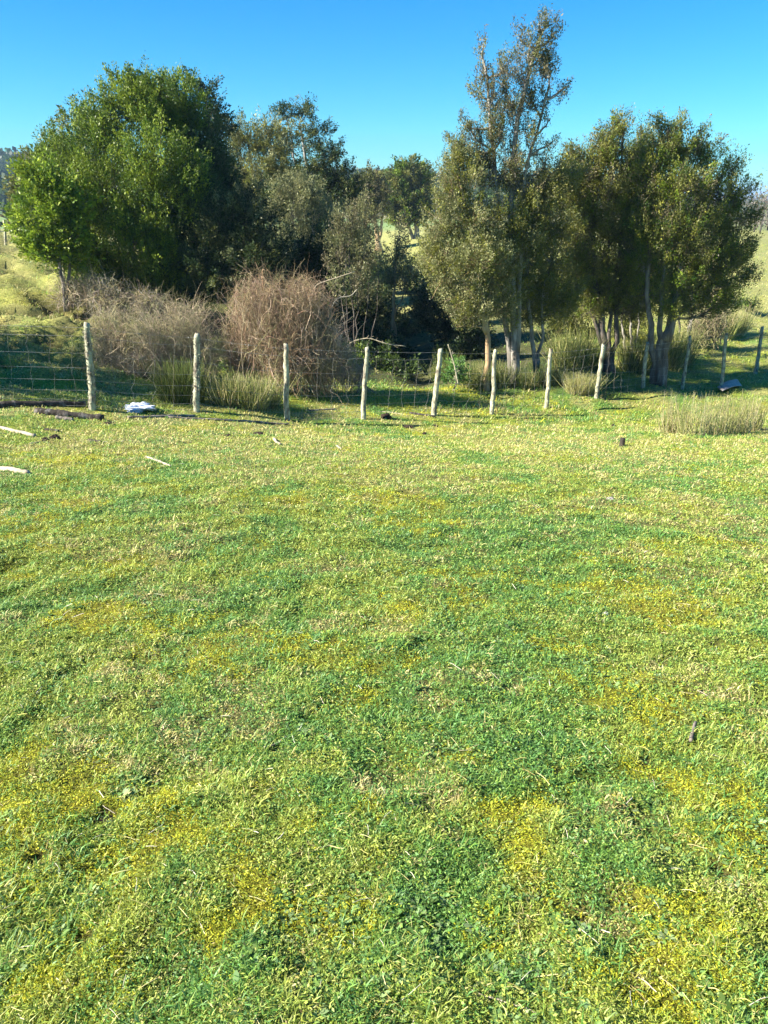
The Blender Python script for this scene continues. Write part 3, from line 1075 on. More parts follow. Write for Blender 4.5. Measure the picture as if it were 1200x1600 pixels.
# ---- gully undergrowth (each a shrub of its own)
for args in [
    ('dark spreading shrub left of the slender reddish trunk in the gully', 24.0, [(575, 480, 30, 40, 0), (600, 510, 30, 34, 0), (590, 545, 34, 26, -1)], (590, 560), DKG + GRYG[2:]),
    ('low dark shrub against the meadow edge behind the slender tree', 36.0, [(600, 425, 40, 26, 0), (650, 430, 40, 30, 0), (690, 440, 36, 34, 0), (570, 440, 30, 30, 0)], (640, 462), DKG + EVG[:1]),
    ('broad shaded shrub bank right of the stream under the pale-leaved tree', 22.5, [(690, 500, 36, 36, 0), (720, 520, 40, 34, 0), (670, 470, 30, 40, 0), (735, 480, 34, 40, .5), (700, 455, 30, 30, 1)], (705, 552), DKG + GRYG[2:3]),
    ('mossy green mound shrub beside the stream just behind the fence', 18.6, [(628, 578, 20, 12, 0), (608, 586, 22, 10, 0)], (620, 592), [(.09, .14, .03), (.07, .11, .03)]),
    ('low shaded green scrub behind the fence right of the dry thicket', 18.8, [(580, 575, 26, 15, 0), (560, 560, 24, 20, 0), (600, 560, 18, 18, 0)], (578, 590), DKG + EVG[:2]),
    ('grey-green sapling clump in the middle of the gully', 26.0, [(650, 500, 22, 34, 0), (665, 470, 24, 34, 0), (640, 525, 16, 22, 0)], (655, 540), GRYG[2:] + DKG),
    ('low grey-green shrub left of the stream bend', 25.0, [(605, 500, 22, 26, 0), (625, 520, 18, 22, 0), (590, 470, 26, 30, 0)], (608, 545), OLV[2:3] + DKG),
    ('dark scrub between the stream and the twiggy tree', 21.5, [(600, 545, 26, 22, 0), (580, 530, 24, 26, 0), (625, 560, 16, 14, 0)], (600, 565), DKG + OLV[2:3]),
    ('dark bush between the stream and the orange-trunked tree', 20.5, [(700, 560, 26, 16, 0), (735, 555, 26, 24, 0), (745, 520, 26, 30, 0)], (725, 577), DKG),
]:
    lab, Y_, lbs, rt_, pal_ = args
    tree('shrub', lab, 'shrub', Y_, lbs, [[(rt_[0], rt_[1], 0), (rt_[0], rt_[1] - 12, 0), (rt_[0] + 3, rt_[1] - 30, 0)]], pal_, (.075, .03), .9, spray=.26, gap=.3, trunk_r=.03,
         group='shrubs in the shaded gully')

# ---- right group
tree('tall_tree', 'tallest thin-crowned tree reaching the top of the photo, wispy grey upper branches', 'tree', 17.8,
     [(755, 70, 7, 22, 0, .7), (752, 112, 13, 20, 0, .8), (748, 142, 15, 18, .1, .8), (772, 150, 20, 30, 0, .9), (812, 60, 12, 22, 0, .8), (842, 42, 18, 16, 0, .8), (858, 32, 14, 12, 0, .7), (866, 52, 9, 18, .1, .6),
      (825, 85, 22, 26, 0, .9), (852, 78, 16, 22, .2, .8), (795, 110, 22, 24, -.2, .9), (860, 108, 16, 16, 0, .6), (820, 125, 26, 22, 0, .9), (860, 150, 24, 12, 0, .6), (876, 140, 10, 8, 0, .6),
      (800, 165, 26, 26, 0, 1), (835, 165, 24, 18, .1, .9), (765, 185, 24, 18, 0, .9), (785, 200, 30, 28, 0, 1), (830, 205, 24, 20, 0, .7), (860, 185, 12, 10, 0, .4), (738, 205, 16, 14, 0, .6), (722, 195, 12, 14, 0, .6),
      (755, 235, 32, 26, .1, .9), (800, 245, 36, 26, 0, 1), (840, 238, 22, 20, 0, .6), (862, 222, 14, 12, 0, .6), (720, 225, 24, 24, 0, .9), (775, 275, 44, 22, 0, .9), (740, 262, 34, 26, .2), (820, 285, 40, 26, 0), (855, 265, 26, 18, .2, .8), (885, 135, 12, 12, 0, .6), (845, 110, 26, 20, .2, .8)],
     [[(806, 603, 0), (806, 540, 0), (800, 440, 0), (795, 300, 0), (806, 200, 0), (826, 100, 0), (848, 50, 0)],
      [(800, 601, .1), (790, 520, .1), (785, 400, 0), (775, 280, 0), (765, 180, 0), (757, 85, 0)],
      [(806, 560, 0), (815, 470, 0), (812, 340, 0), (822, 250, 0), (850, 160, 0), (862, 120, 0)]],
     BRNG * 2 + OLV + GRYG[2:3], (.042, .016), .82, 'bark_grey', spray=.19, gap=.46, trunk_r=.10, upb=1.0, twig_n=2.6, fill=.08)
tree('sunlit_tree', 'sunlit grey-green tree with a bare orange trunk, left edge of the right group', 'tree', 17.2,
     [(700, 290, 22, 40, 0), (725, 290, 34, 44, .2), (690, 345, 24, 38, 0), (735, 345, 44, 44, 0), (700, 395, 40, 38, 0), (745, 405, 44, 44, -.2), (690, 440, 24, 30, 0), (725, 450, 38, 38, 0),
      (770, 360, 40, 50, .3), (715, 245, 18, 28, .3), (755, 475, 32, 28, 0), (740, 490, 22, 18, -.2), (715, 470, 26, 18, 0), (675, 400, 20, 40, .2), (780, 430, 34, 50, .2), (725, 500, 20, 14, 0), (790, 480, 28, 28, .2)],
     [[(760, 590, 0), (764, 540, 0), (757, 490, 0), (748, 400, 0), (722, 290, 0)], [(762, 520, 0), (740, 470, 0), (705, 400, 0)]],
     GRYG + YOLV[:2] + OLV[:1], (.042, .016), 1.1, 'bark_orange', spray=.22, gap=.36, upb=.6, twig_n=1.3, trunk_r=.075)
tree('forked_tree', 'green-crowned tree on a pale forked trunk in the middle of the right group', 'tree', 18.0,
     [(840, 300, 44, 40, 0), (870, 290, 34, 38, .3), (815, 345, 40, 44, -.3), (860, 350, 44, 44, 0), (820, 400, 38, 40, -.1), (865, 410, 40, 42, 0), (800, 445, 30, 34, 0), (845, 455, 36, 34, 0), (885, 455, 26, 32, .2),
      (895, 270, 24, 20, .4, .8), (830, 490, 40, 24, .2), (870, 480, 34, 24, .2)],
     [[(838, 602, 0), (836, 560, 0), (828, 500, 0), (822, 400, 0), (840, 310, 0)], [(838, 575, 0), (848, 530, 0), (845, 470, 0), (868, 380, 0)]],
     YOLV + OLV + GRYG[2:], (.044, .017), 1.25, 'bark_grey', spray=.24, gap=.4, upb=.7, twig_n=1.3, trunk_r=.07)
tree('bundle_trunk_tree', 'dark-crowned tree rising from a thick bundle of ridged trunks, right group', 'tree', 19.3,
     [(955, 215, 24, 26, 0, .8), (975, 200, 18, 22, 0, .8), (930, 245, 30, 30, 0), (965, 250, 34, 34, 0), (900, 275, 36, 34, 0), (888, 252, 22, 18, .2, .8), (945, 300, 44, 40, 0), (985, 300, 30, 44, .3), (915, 345, 36, 44, 0),
      (965, 360, 44, 44, 0), (925, 410, 38, 40, 0), (970, 420, 38, 40, 0), (900, 440, 28, 36, 0), (945, 455, 40, 28, 0), (990, 440, 30, 34, .4), (998, 345, 28, 44, .6), (995, 265, 20, 36, .6), (895, 400, 30, 44, -.2), (900, 320, 30, 40, 0), (960, 475, 44, 18, 0), (925, 485, 30, 18, 0), (985, 485, 30, 16, .2), (1002, 225, 16, 30, .7, .9), (1006, 300, 22, 50, .7), (1006, 390, 26, 50, .5), (870, 300, 22, 34, .6)],
     [[(950, 586, 0), (944, 530, 0), (935, 470, 0), (925, 380, 0), (935, 280, 0)], [(956, 586, 0), (962, 530, 0), (966, 460, 0), (972, 340, 0), (970, 240, 0)],
      [(945, 585, .1), (936, 520, 0), (915, 460, 0), (905, 380, 0)], [(953, 586, -.1), (952, 520, 0), (952, 440, 0), (950, 330, 0)]],
     OLV + EVG[1:2] + YOLV[:2] + BRNG[:1], (.043, .017), 1.35, 'bark_dark', spray=.24, gap=.44, upb=.9, twig_n=1.4, trunk_r=.12)
tree('spreading_tree', 'largest dark spreading tree of the right group on a leaning forked trunk', 'tree', 18.6,
     [(1045, 205, 30, 20, 0, .9), (1030, 235, 36, 34, 0), (1070, 235, 34, 34, 0), (1105, 245, 26, 24, .2), (1010, 280, 30, 40, 0), (1060, 290, 50, 44, -.3), (1115, 290, 38, 36, .2), (1145, 265, 20, 20, .3, .7),
      (1150, 300, 24, 30, .3, .8), (1020, 345, 40, 40, 0), (1080, 350, 54, 44, -.2), (1130, 350, 38, 38, .2), (1040, 400, 44, 36, 0), (1095, 410, 54, 34, 0), (1140, 415, 34, 28, .2, .9), (1165, 430, 18, 16, .3, .7),
      (1000, 400, 28, 34, .1), (1120, 450, 44, 22, .2, .8), (1060, 445, 44, 22, 0), (1150, 385, 26, 22, .3, .8), (1085, 470, 50, 20, .3), (1165, 340, 18, 26, .5, .8), (1010, 455, 34, 24, .2), (1050, 480, 40, 18, 0), (1120, 480, 34, 16, .4, .8)],
     [[(1030, 606, 0), (1037, 550, 0), (1052, 490, 0), (1068, 400, 0), (1060, 280, 0)], [(1022, 604, .1), (1022, 540, 0), (1012, 480, 0), (1012, 380, 0), (1030, 260, 0)],
      [(1040, 530, 0), (1062, 470, 0), (1105, 400, .2), (1135, 330, .2)], [(1034, 604, -.1), (1030, 540, 0), (1034, 470, 0), (1040, 380, 0)]],
     YOLV[:3] + EVG[1:3] + OLV[:2] + BRNG[:1], (.044, .018), 1.35, 'bark_mid', spray=.25, gap=.44, upb=.8, twig_n=1.4, trunk_r=.135)
tree('thin_stemmed_tree', 'thin pale-stemmed tree in shade between the two thickest trunks', 'tree', 22.0,
     [(990, 430, 24, 30, 0), (985, 460, 22, 22, 0, .8), (1005, 455, 18, 26, 0, .8)],
     [[(988, 556, 0), (985, 510, 0), (990, 440, 0)], [(992, 557, 0), (998, 500, 0), (1003, 440, 0)], [(978, 553, 0), (972, 500, 0), (976, 450, 0)]],
     OLV + DKG[:1], (.06, .025), .8, 'bark_grey', spray=.26, gap=.4, trunk_r=.05)
tree('broken_pale_tree', 'small leaning tree with bleached forked bare trunk behind the fence on the right', 'tree', 22.0,
     [(1105, 440, 28, 26, 0, .8), (1080, 450, 24, 22, 0, .8)],
     [[(1074, 545, 0), (1078, 505, 0), (1090, 450, 0)], [(1066, 520, 0), (1064, 480, 0), (1072, 440, 0)], [(1069, 525, 0), (1079, 505, 0), (1086, 490, 0)]],
     OLV, (.06, .025), .8, 'bark_grey', spray=.24, gap=.42, trunk_r=.06)
for lab, Y_, lbs, rt_, pal_ in [
    ('sunlit olive brush behind the pale forked trunk', 24.0, [(880, 510, 26, 26, 0), (905, 495, 26, 30, 0), (870, 480, 20, 26, 0, .8), (915, 530, 24, 22, 0)], (892, 548), OLV + YOLV[:2]),
    ('olive brush left of the leaning forked trunk', 24.5, [(1000, 500, 22, 30, 0), (975, 520, 20, 26, 0), (1005, 540, 18, 16, -1)], (995, 552), OLV + YOLV[:2]),
    ('dark clipped-looking shrub far right before the sunlit slope', 31.0, [(1150, 480, 22, 18, 0), (1125, 478, 20, 18, 0), (1172, 482, 14, 14, 0)], (1150, 500), DKG + EVG[:1]),
    ('low brown brush under the branches on the far right', 27.0, [(1115, 500, 22, 18, 0, .8), (1140, 505, 20, 14, 0, .8)], (1125, 515), BRNG + OLV[:1]),
]:
    tree('brush', lab, 'shrub', Y_, lbs, [[(rt_[0], rt_[1], 0), (rt_[0], rt_[1] - 12, 0), (rt_[0] + 3, rt_[1] - 30, 0)]], pal_, (.08, .022), .8, spray=.28, gap=.34, trunk_r=.03, upb=1.2,
         group='brush behind the right-hand trees')

for lab, Y_, lbs, rt_, pal_ in [
    ('long olive thicket behind the tall and forked trunks', 30.0, [(790, 480, 40, 34, 0), (830, 470, 40, 36, 0), (860, 500, 34, 26, 0), (770, 510, 30, 24, 0), (815, 505, 40, 24, 0)], (820, 520), DKG + OLV[:2]),
    ('olive thicket behind the bundled trunks', 32.0, [(920, 455, 44, 36, 0), (970, 450, 44, 36, 0), (1010, 465, 36, 30, 0), (940, 490, 40, 20, 0), (990, 490, 36, 20, 0)], (960, 505), OLV + YOLV[:1]),
    ('dark thicket behind the leaning forked trunk', 34.0, [(1050, 450, 44, 34, 0), (1095, 455, 40, 28, 0), (1070, 475, 40, 18, 0)], (1070, 492), DKG + OLV[:1]),
    ('dark thicket closing the gully beyond the slender tree', 40.0, [(700, 410, 40, 30, 0), (740, 400, 44, 44, 0), (790, 410, 44, 44, 0), (720, 440, 50, 24, 0), (780, 445, 44, 24, 0)], (740, 455), DKG + EVG[:1]),
]:
    tree('thicket_tree', lab, 'thicket', Y_, lbs, [[(rt_[0], rt_[1], 0), (rt_[0], rt_[1] - 12, 0), (rt_[0] + 3, rt_[1] - 30, 0)]], pal_, (.10, .04), .8, spray=.36, gap=.3, trunk_r=.05,
         group='thickets closing the view behind the trees')
for lab, Y_, lbs, rt_, pal_ in [
    ('grey-green thicket behind the shaded small tree', 27.0, [(400, 400, 50, 60, 0), (450, 420, 50, 50, 0), (420, 460, 60, 36, 0), (360, 440, 50, 50, 0)], (410, 490), GRYG[2:] + OLV[2:3]),
    ('grey-green thicket under the airy tree', 32.0, [(510, 370, 44, 44, 0), (550, 370, 34, 36, 0), (530, 410, 44, 36, 0), (570, 420, 26, 26, 0)], (530, 445), GRYG[2:] + OLV[2:3]),
    ('shadowed scrub behind the twiggy grey tree', 24.0, [(540, 470, 34, 44, 0), (560, 510, 34, 36, 0), (520, 520, 34, 36, 0)], (540, 545), DKG),
]:
    tree('thicket_tree', lab, 'thicket', Y_, lbs, [[(rt_[0], rt_[1], 0), (rt_[0], rt_[1] - 12, 0), (rt_[0] + 3, rt_[1] - 30, 0)]], pal_, (.09, .036), .8, spray=.34, gap=.3, trunk_r=.05,
         group='thickets closing the view behind the trees')

# small bright bush at the fence foot beside the orange trunk
tree('leafy_bush', 'small bright green leafy bush just behind the fence left of the orange trunk', 'bush', 16.6,
     [(712, 578, 17, 16, 0), (700, 592, 10, 10, 0), (722, 592, 12, 10, 0)],
     [[(711, 612, 0), (711, 600, 0), (712, 582, 0)]],
     [(.09, .19, .04), (.12, .24, .05)], (.06, .022), 1.1, 'bark_grey', spray=.16, gap=.2, trunk_r=.02)

# trees outside the frame on the left: they throw the shade that lies on the bank
def plain_tree(loc, h, r, label):
    t = empty('shade_tree', (loc[0], loc[1], Hs(loc[0], loc[1], False) - .05), label, 'tree')
    wood = Acc()
    top = np.array([0, 0, h * .8])
    tubes(wood, curve_paths(np.zeros((1, 3)), top[None], 10, jit=.02), (np.linspace(.16, .04, 10))[None], 8)
    ns = int(110 * r * r)
    u_ = unit(ns)
    sc = np.array([0, 0, h - r * 1.1]) + u_ * (RNG.uniform(.3, 1, ns) ** .6)[:, None] * np.array([r, r, r * 1.05])
    src = np.column_stack([np.zeros(ns), np.zeros(ns), RNG.uniform(h * .3, h * .75, ns)])
    tubes(wood, curve_paths(src, sc, 5, jit=.05), np.broadcast_to(np.linspace(.03, .006, 5), (ns, 5)), 3, None, False)
    lv = Acc()
    N_ = ns * 26
    cen = np.repeat(sc, 26, axis=0)
    Dl = unit(N_)
    leaves(lv, cen + unit(N_) * (RNG.uniform(0, .38, N_))[:, None], Dl, RNG.uniform(.07, .12, N_), RNG.uniform(.03, .05, N_), pick(EVG, N_))
    wood.build('trunk', M['bark_dark'], t, True)
    lv.build('crown', M['leaf'], t)


plain_tree((-11.3, 11.8), 4.9, 2.3, 'bushy evergreen tree standing left of the bank, out of the picture')
plain_tree((-13.6, 13.8), 4.8, 2.2, 'second bushy evergreen further up the bank, out of the picture')


# ------------------------------------------------------------------ dry thickets and rushes
def thicket(name, label, Y, lobes, n_stems, pal, rad=.004, base_px=None, K_=9, droop=.25, parts='stems', tips=True):
    lc = [(W3(l[0], l[1], Y + l[4]), l) for l in lobes]
    bx = base_px or (lobes[0][0], lobes[0][1] + 60)
    p0 = W3(bx[0], bx[1], Y)
    z0 = Hs(p0[0], p0[1], False)
    acc_ = Acc()
    for c, l in lc:
        k = mpp(Y, c[2])
        rx, ry = l[2] * k, l[3] * k
        n_ = int(n_stems * (l[5] if len(l) > 5 else 1))
        u_ = unit(n_)
        tgt = c + u_ * np.array([rx, (rx + ry) * .4, ry]) * ((RNG.uniform(.3, 1.05, n_) ** .6) * np.where(RNG.uniform(0, 1, n_) < .08, 1.4, 1))[:, None]
        rootx = c[0] + RNG.normal(0, rx * .45, n_)
        rooty = c[1] + RNG.normal(0, rx * .35, n_)
        root = np.column_stack([rootx, rooty, H(rootx, rooty, False)])
        fr = RNG.uniform(.0, .85, n_)[:, None]
        start = root * (1 - fr) + (c * .5 + tgt * .5) * fr
        tgt[:, 2] = np.maximum(tgt[:, 2], H(tgt[:, 0], tgt[:, 1], False) + .03)
        start[:, 2] = np.maximum(start[:, 2], root[:, 2])
        Pp = curve_paths(start, tgt, K_, jit=.13, up=droop * .6)
        # long whips arch over at the end
        Pp[:, -1, 2] -= RNG.uniform(0, .12, n_)
        R_ = rad * (RNG.uniform(.6, 1.3, n_) + (RNG.uniform(0, 1, n_) < .1) * 1.6)[:, None] * np.linspace(1.4, .5, K_)[None]
        cl = pick(pal, n_, .3)
        tubes(acc_, Pp, R_, 3, cl, False)
        # side twigs
        m_ = n_ * 3
        idx = RNG.integers(0, n_, m_)
        kk_ = RNG.integers(2, K_ - 1, m_)
        s_ = Pp[idx, kk_]
        dirn = (Pp[idx, kk_] - Pp[idx, kk_ - 1])
        dirn /= np.linalg.norm(dirn, axis=1, keepdims=True) + 1e-9
        e_ = s_ + (dirn * .7 + unit(m_) * 1.0) * RNG.uniform(.08, .36, m_)[:, None]
        Pq = curve_paths(s_, e_, 5, jit=.06, up=.05)
        tubes(acc_, Pq, rad * .6 * np.linspace(1.1, .5, 5)[None] * np.ones((m_, 1)), 3, cl[idx] * RNG.uniform(.8, 1.25, (m_, 1)), False)
    org = np.array([p0[0], p0[1], z0 - .02])
    o_ = acc_.build(name, M['stem'], None, False, org)
    o_.location = [float(v) for v in org]
    tag(o_, label, 'thicket')
    return o_


PINK = [(.36, .24, .15), (.45, .32, .20), (.25, .165, .105), (.54, .42, .30), (.29, .25, .12), (.18, .125, .085), (.30, .27, .14)]
TAN = [(.34, .29, .17), (.42, .36, .23), (.26, .22, .13), (.38, .30, .22), (.28, .28, .13)]
GREYT = [(.30, .27, .22), (.22, .19, .15), (.38, .34, .27)]
thicket('dry_thicket', 'reddish-brown leafless bramble thicket, the bigger rounded one behind the second and third posts', 14.9,
        [(440, 480, 70, 52, 0), (395, 500, 50, 60, 0), (490, 505, 48, 55, .3), (440, 540, 70, 50, -.2), (400, 460, 40, 34, 0, .7), (470, 455, 45, 28, 0, .8), (370, 540, 35, 45, 0, .8), (500, 560, 40, 35, 0, .7)],
        470, PINK, .0026, (440, 600))
thicket('low_dry_thicket', 'tan leafless thicket left of the reddish one, behind the first two posts', 14.7,
        [(250, 520, 60, 42, 0), (200, 520, 45, 42, .2), (300, 530, 45, 50, 0), (230, 560, 70, 36, 0), (175, 545, 35, 38, .2, .8), (320, 560, 35, 45, 0, .9), (165, 510, 30, 30, .3, .6), (290, 490, 40, 26, .2, .6)],
        400, TAN, .0026, (250, 600))
thicket('grey_twig_bush', 'thin grey twigs spilling right of the reddish thicket under the long arching whip', 15.8,
        [(530, 560, 32, 34, 0), (560, 580, 26, 22, 0, .7), (515, 530, 22, 30, 0, .8)], 170, GREYT, .0038, (530, 603))
thicket('bank_brambles', 'sparse bare brambles at the foot of the bright laurel on the bank', 19.3,
        [(140, 450, 40, 30, 0), (110, 460, 32, 30, 0, .6), (175, 460, 40, 30, -.3), (230, 470, 40, 24, -.4, .8)], 200, TAN + GREYT, .005, (140, 485))
thicket('upright_brush', 'fan of slanting bare stems behind the fence under the spreading tree', 23.5,
        [(1100, 500, 26, 26, 0), (1120, 490, 24, 22, 0, .8), (1085, 515, 18, 22, 0, .7)], 150, TAN + [(.2, .22, .09)], .006, (1100, 535), droop=0)


def whip(label, pts, r, pal):
    P_ = np.array([W3(*p) for p in pts])
    ti = np.linspace(0, len(P_) - 1, 24)
    path = np.column_stack([np.interp(ti, np.arange(len(P_)), P_[:, k]) for k in range(3)])
    for _ in range(3):
        path[1:-1] = (path[:-2] + 2 * path[1:-1] + path[2:]) / 4
    a_ = Acc()
    tubes(a_, path[None], (r * np.linspace(1.2, .6, 24))[None], 5, np.array(pal)[None])
    org = path[0].copy()
    idx = RNG.integers(3, 23, 16)
    e_ = path[idx] + unit(16) * .09
    tubes(a_, curve_paths(path[idx], e_, 4), np.full((16, 4), r * .35), 3, np.broadcast_to(np.array(pal), (16, 3)), False)
    o_ = a_.build('arching_branch', M['stem'], None, True, org)
    o_.location = [float(v) for v in org]
    tag(o_, label, 'branch')


whip('long bare branch arching right from the dry thicket above the fence', [(500, 585, 16.0), (545, 535, 16.0), (575, 527, 15.9), (605, 538, 15.8), (634, 541, 15.8)], .014, (.38, .33, .22))
whip('bare branch reaching up right out of the reddish thicket top', [(470, 575, 15.4), (480, 500, 15.4), (490, 445, 15.4), (520, 436, 15.4), (555, 424, 15.4)], .012, (.33, .28, .2))
whip('thin grey branch curving over the top of the reddish thicket', [(500, 580, 15.3), (515, 490, 15.2), (525, 465, 15.2), (548, 463, 15.2), (558, 452, 15.2)], .011, (.36, .32, .25))
whip('pale broken stick leaning up behind the fence near the small green bush', [(716, 600, 16.3), (710, 570, 16.3), (700, 538, 16.3)], .014, (.42, .38, .26))


def rushes(label, regs, n_, hgt, pal, r=.0032, spread=.25, name='rush_clump', group='clumps of rushes'):
    a_ = Acc()
    pts = [G(x_, y_) for x_, y_, _ in regs]
    org = pts[0].copy()
    for (x_, y_, rp), g in zip(regs, pts):
        rr_ = rp * mpp(g[1], g[2])
        ang = RNG.uniform(0, 2 * PI, n_)
        q = np.sqrt(RNG.uniform(0, 1, n_)) * rr_
        bx_, by_ = g[0] + q * np.cos(ang), g[1] + q * np.sin(ang) * .7
        b_ = np.column_stack([bx_, by_, H(bx_, by_) - .02])
        hh = hgt * RNG.uniform(.45, 1.1, n_)
        ln = RNG.normal(0, spread, (n_, 2)) + np.column_stack([np.cos(ang), np.sin(ang)]) * (q / rr_ * spread)[:, None]
        t_ = b_ + np.column_stack([ln[:, 0] * hh, ln[:, 1] * hh, hh])
        Pp = curve_paths(b_, t_, 6, jit=.02)
        tubes(a_, Pp, (r * RNG.uniform(.7, 1.3, n_))[:, None] * np.linspace(1.1, .35, 6)[None], 3, pick(pal, n_, .3), False)
    o_ = a_.build(name, M['stem'], None, False, org)
    o_.location = [float(v) for v in org]
    tag(o_, label, 'rushes', group)


RUSH_PALE = [(.46, .42, .19), (.34, .36, .12), (.56, .49, .28), (.24, .27, .08), (.42, .40, .16)]
RUSH_GRN = [(.10, .14, .03), (.14, .18, .04), (.20, .20, .06), (.08, .11, .03)]
rushes('long pale rush clump inside the fence at the right edge', [(1050, 677, 22), (1085, 680, 26), (1120, 678, 26), (1150, 676, 22), (1172, 672, 16)], 170, .70, RUSH_PALE + [(.52, .46, .28), (.16, .18, .07)], .0036, .13)
rushes('dark green rush clump behind the second post', [(275, 628, 24), (300, 630, 18)], 520, .72, RUSH_GRN, .004, .2)
rushes('green and straw rush clump left of the third post', [(355, 634, 22), (390, 638, 26), (415, 636, 22)], 520, .55, RUSH_GRN + RUSH_PALE, .004, .34)
rushes('tan rush clump behind the post under the bundled trunks', [(900, 618, 14), (915, 618, 14)], 380, .5, RUSH_PALE, .004, .28)
rushes('green rushes around the foot of the orange trunk', [(735, 607, 14), (755, 604, 14), (780, 604, 14)], 330, .62, RUSH_GRN + RUSH_PALE[:2], .004, .24)
rushes('rushes at the feet of the pale forked trunk', [(820, 606, 12), (850, 602, 14), (870, 604, 10)], 260, .5, RUSH_GRN + RUSH_PALE[:1], .004, .26)
rushes('tall olive rush clump right of the leaning forked trunk', [(1060, 568, 20), (1045, 575, 14)], 600, 1.0, RUSH_PALE[1:2] + RUSH_GRN + RUSH_PALE[:1], .006, .2)
rushes('olive rushes between the two thickest trunks', [(985, 578, 16), (1005, 582, 14)], 420, .9, RUSH_PALE[1:2] + RUSH_GRN + RUSH_PALE[:1], .006, .26)
rushes('rushes with a tawny base before the dark far-right shrub', [(1130, 530, 14), (1105, 528, 12), (1150, 526, 12)], 380, .9, RUSH_PALE, .008, .22)
rushes('wild olive rushes left of the bundled trunks', [(885, 580, 22), (915, 575, 18)], 420, .95, RUSH_GRN + RUSH_PALE[:2], .006, .3)
rushes('dark rushes beside the stream below the broad shaded shrubs', [(695, 590, 18)], 260, .6, RUSH_GRN, .005, .26)

# ------------------------------------------------------------------ the fence
base0 = at(POSTS[0][0], POSTS[0][1], POSTS[0][4])
fence = empty('wire_fence', (base0[0], base0[1], base0[2]), 'woven wire stock fence on lichen-covered round posts across the pasture', 'fence')
F0 = base0.copy()
tops = []
bases = []
for i, (bx, by, tx, ty, Yp) in enumerate(POSTS):
    b = at(bx, by, Yp)
    b[2] = min(b[2], Hs(b[0], b[1]))
    t = at(tx, ty, Yp)
    bases.append(b)
    tops.append(t)
    a_ = Acc()
    K_, sd = 26, 12
    tt = np.linspace(0, 1, K_)
    path = b[None] * (1 - tt[:, None]) + t[None] * tt[:, None]
    wob = np.cumsum(RNG.normal(0, .0045, (K_, 2)), axis=0)
    wob -= wob[-1] * tt[:, None]
    path[:, :2] += wob
    path[0, 2] -= .12
    rad0 = (0.052, .05, .044, .042, .05, .042, .044, .046, .046, .042, .044, .05)[i]
    ang = np.arange(sd) * 2 * PI / sd
    rr_ = rad0 * (1.08 - .16 * tt)[:, None] * (1 + .22 * (fbm(np.cos(ang)[None] * 1.4 + i * 7 + tt[:, None] * 0, tt[:, None] * 9 + np.sin(ang)[None] * 1.4, 500 + i, 3) - .5) * 2)
    rr_[-1] *= .86
    V = np.stack([path[:, None, 0] + rr_ * np.cos(ang), path[:, None, 1] + rr_ * np.sin(ang), path[:, None, 2] + 0 * rr_], -1)
    V[-1, :, 2] += RNG.normal(0, .008, sd) - .02 * np.cos(ang + i)
    k_ = np.arange(K_ - 1)[:, None] * sd
    j_ = np.arange(sd)[None]
    Fq = np.stack([k_ + j_, k_ + (j_ + 1) % sd, k_ + sd + (j_ + 1) % sd, k_ + sd + j_], -1)
    a_.add(V.reshape(-1, 3), Fq, 4)
    a_.F.append(((K_ - 1) * sd + np.arange(sd)))
    a_.T.append(np.array([sd]))
    if i in (0, 1):   # the thicker lichen tufts of the two left posts
        m_ = 260
        q = RNG.integers(2, K_ - 1, m_)
        aa = RNG.uniform(0, 2 * PI, m_)
        c_ = path[q] + np.column_stack([np.cos(aa), np.sin(aa), np.zeros(m_)]) * rad0 * .95
        leaves(a_, c_, np.column_stack([np.cos(aa), np.sin(aa), RNG.normal(0, .6, m_)]), np.full(m_, .022), np.full(m_, .02), np.broadcast_to(np.array([.5, .5, .4]), (m_, 3)))
    p_ = a_.build('fence_post', M['post'], fence, False, F0)

# wires
def span_wires(fr_b, fr_t, rad, wig, name, sag=.012):
    """one polyline along all posts at a height between base and top"""
    pts = []
    for i in range(len(bases) - 1):
        a0 = bases[i] + (tops[i] - bases[i]) * fr_b
        a1 = bases[i + 1] + (tops[i + 1] - bases[i + 1]) * fr_b
        for s in np.arange(0, 1, 1 / 12.):
            q = a0 * (1 - s) + a1 * s
            q = q + np.array([0, -.052, -sag * 4 * s * (1 - s) + RNG.normal(0, wig)])
            pts.append(q)
    pts.append(bases[-1] + (tops[-1] - bases[-1]) * fr_b + np.array([0, -.052, 0]))
    return np.array(pts)


WR = .0019
a_ = Acc()
pb = span_wires(.955, 0, WR, .002, 'b')
left_ext = np.linspace(pb[0] + np.array([-6, -.5, .25]), pb[0], 20)[:-1]
right_ext = np.linspace(pb[-1], pb[-1] + np.array([3.5, 1.6, -.1]), 16)[1:]
pb = np.concatenate([left_ext, pb, right_ext])
tubes(a_, pb[None], np.full((1, len(pb)), WR), 4)
nb = 150
ib = RNG.integers(0, len(pb) - 1, nb)
sb = RNG.uniform(0, 1, nb)[:, None]
cb = pb[ib] * (1 - sb) + pb[ib + 1] * sb
for _ in range(2):
    dv = unit(nb) * .016
    tubes(a_, np.stack([cb - dv, cb, cb + dv], 1), np.full((nb, 3), .0022), 3, None, False)
a_.build('barbed_wire', M['wire'], fence, False, F0)
a_ = Acc()
LV = [.86, .66, .50, .36, .24, .13, .05]
strands = []
for f_ in LV:
    p_ = span_wires(f_, 0, WR, .005, 'm', .02)
    l_ = np.linspace(p_[0] + np.array([-6, -.5, .25]), p_[0], 20)[:-1]
    r_ = np.linspace(p_[-1], p_[-1] + np.array([3.5, 1.6, -.1]), 16)[1:]
    p_ = np.concatenate([l_, p_, r_])
    strands.append(p_)
    tubes(a_, p_[None], np.full((1, len(p_)), WR * (1.15 if f_ == .86 else .9)), 4)
ST = np.array(strands)           # levels x points x 3
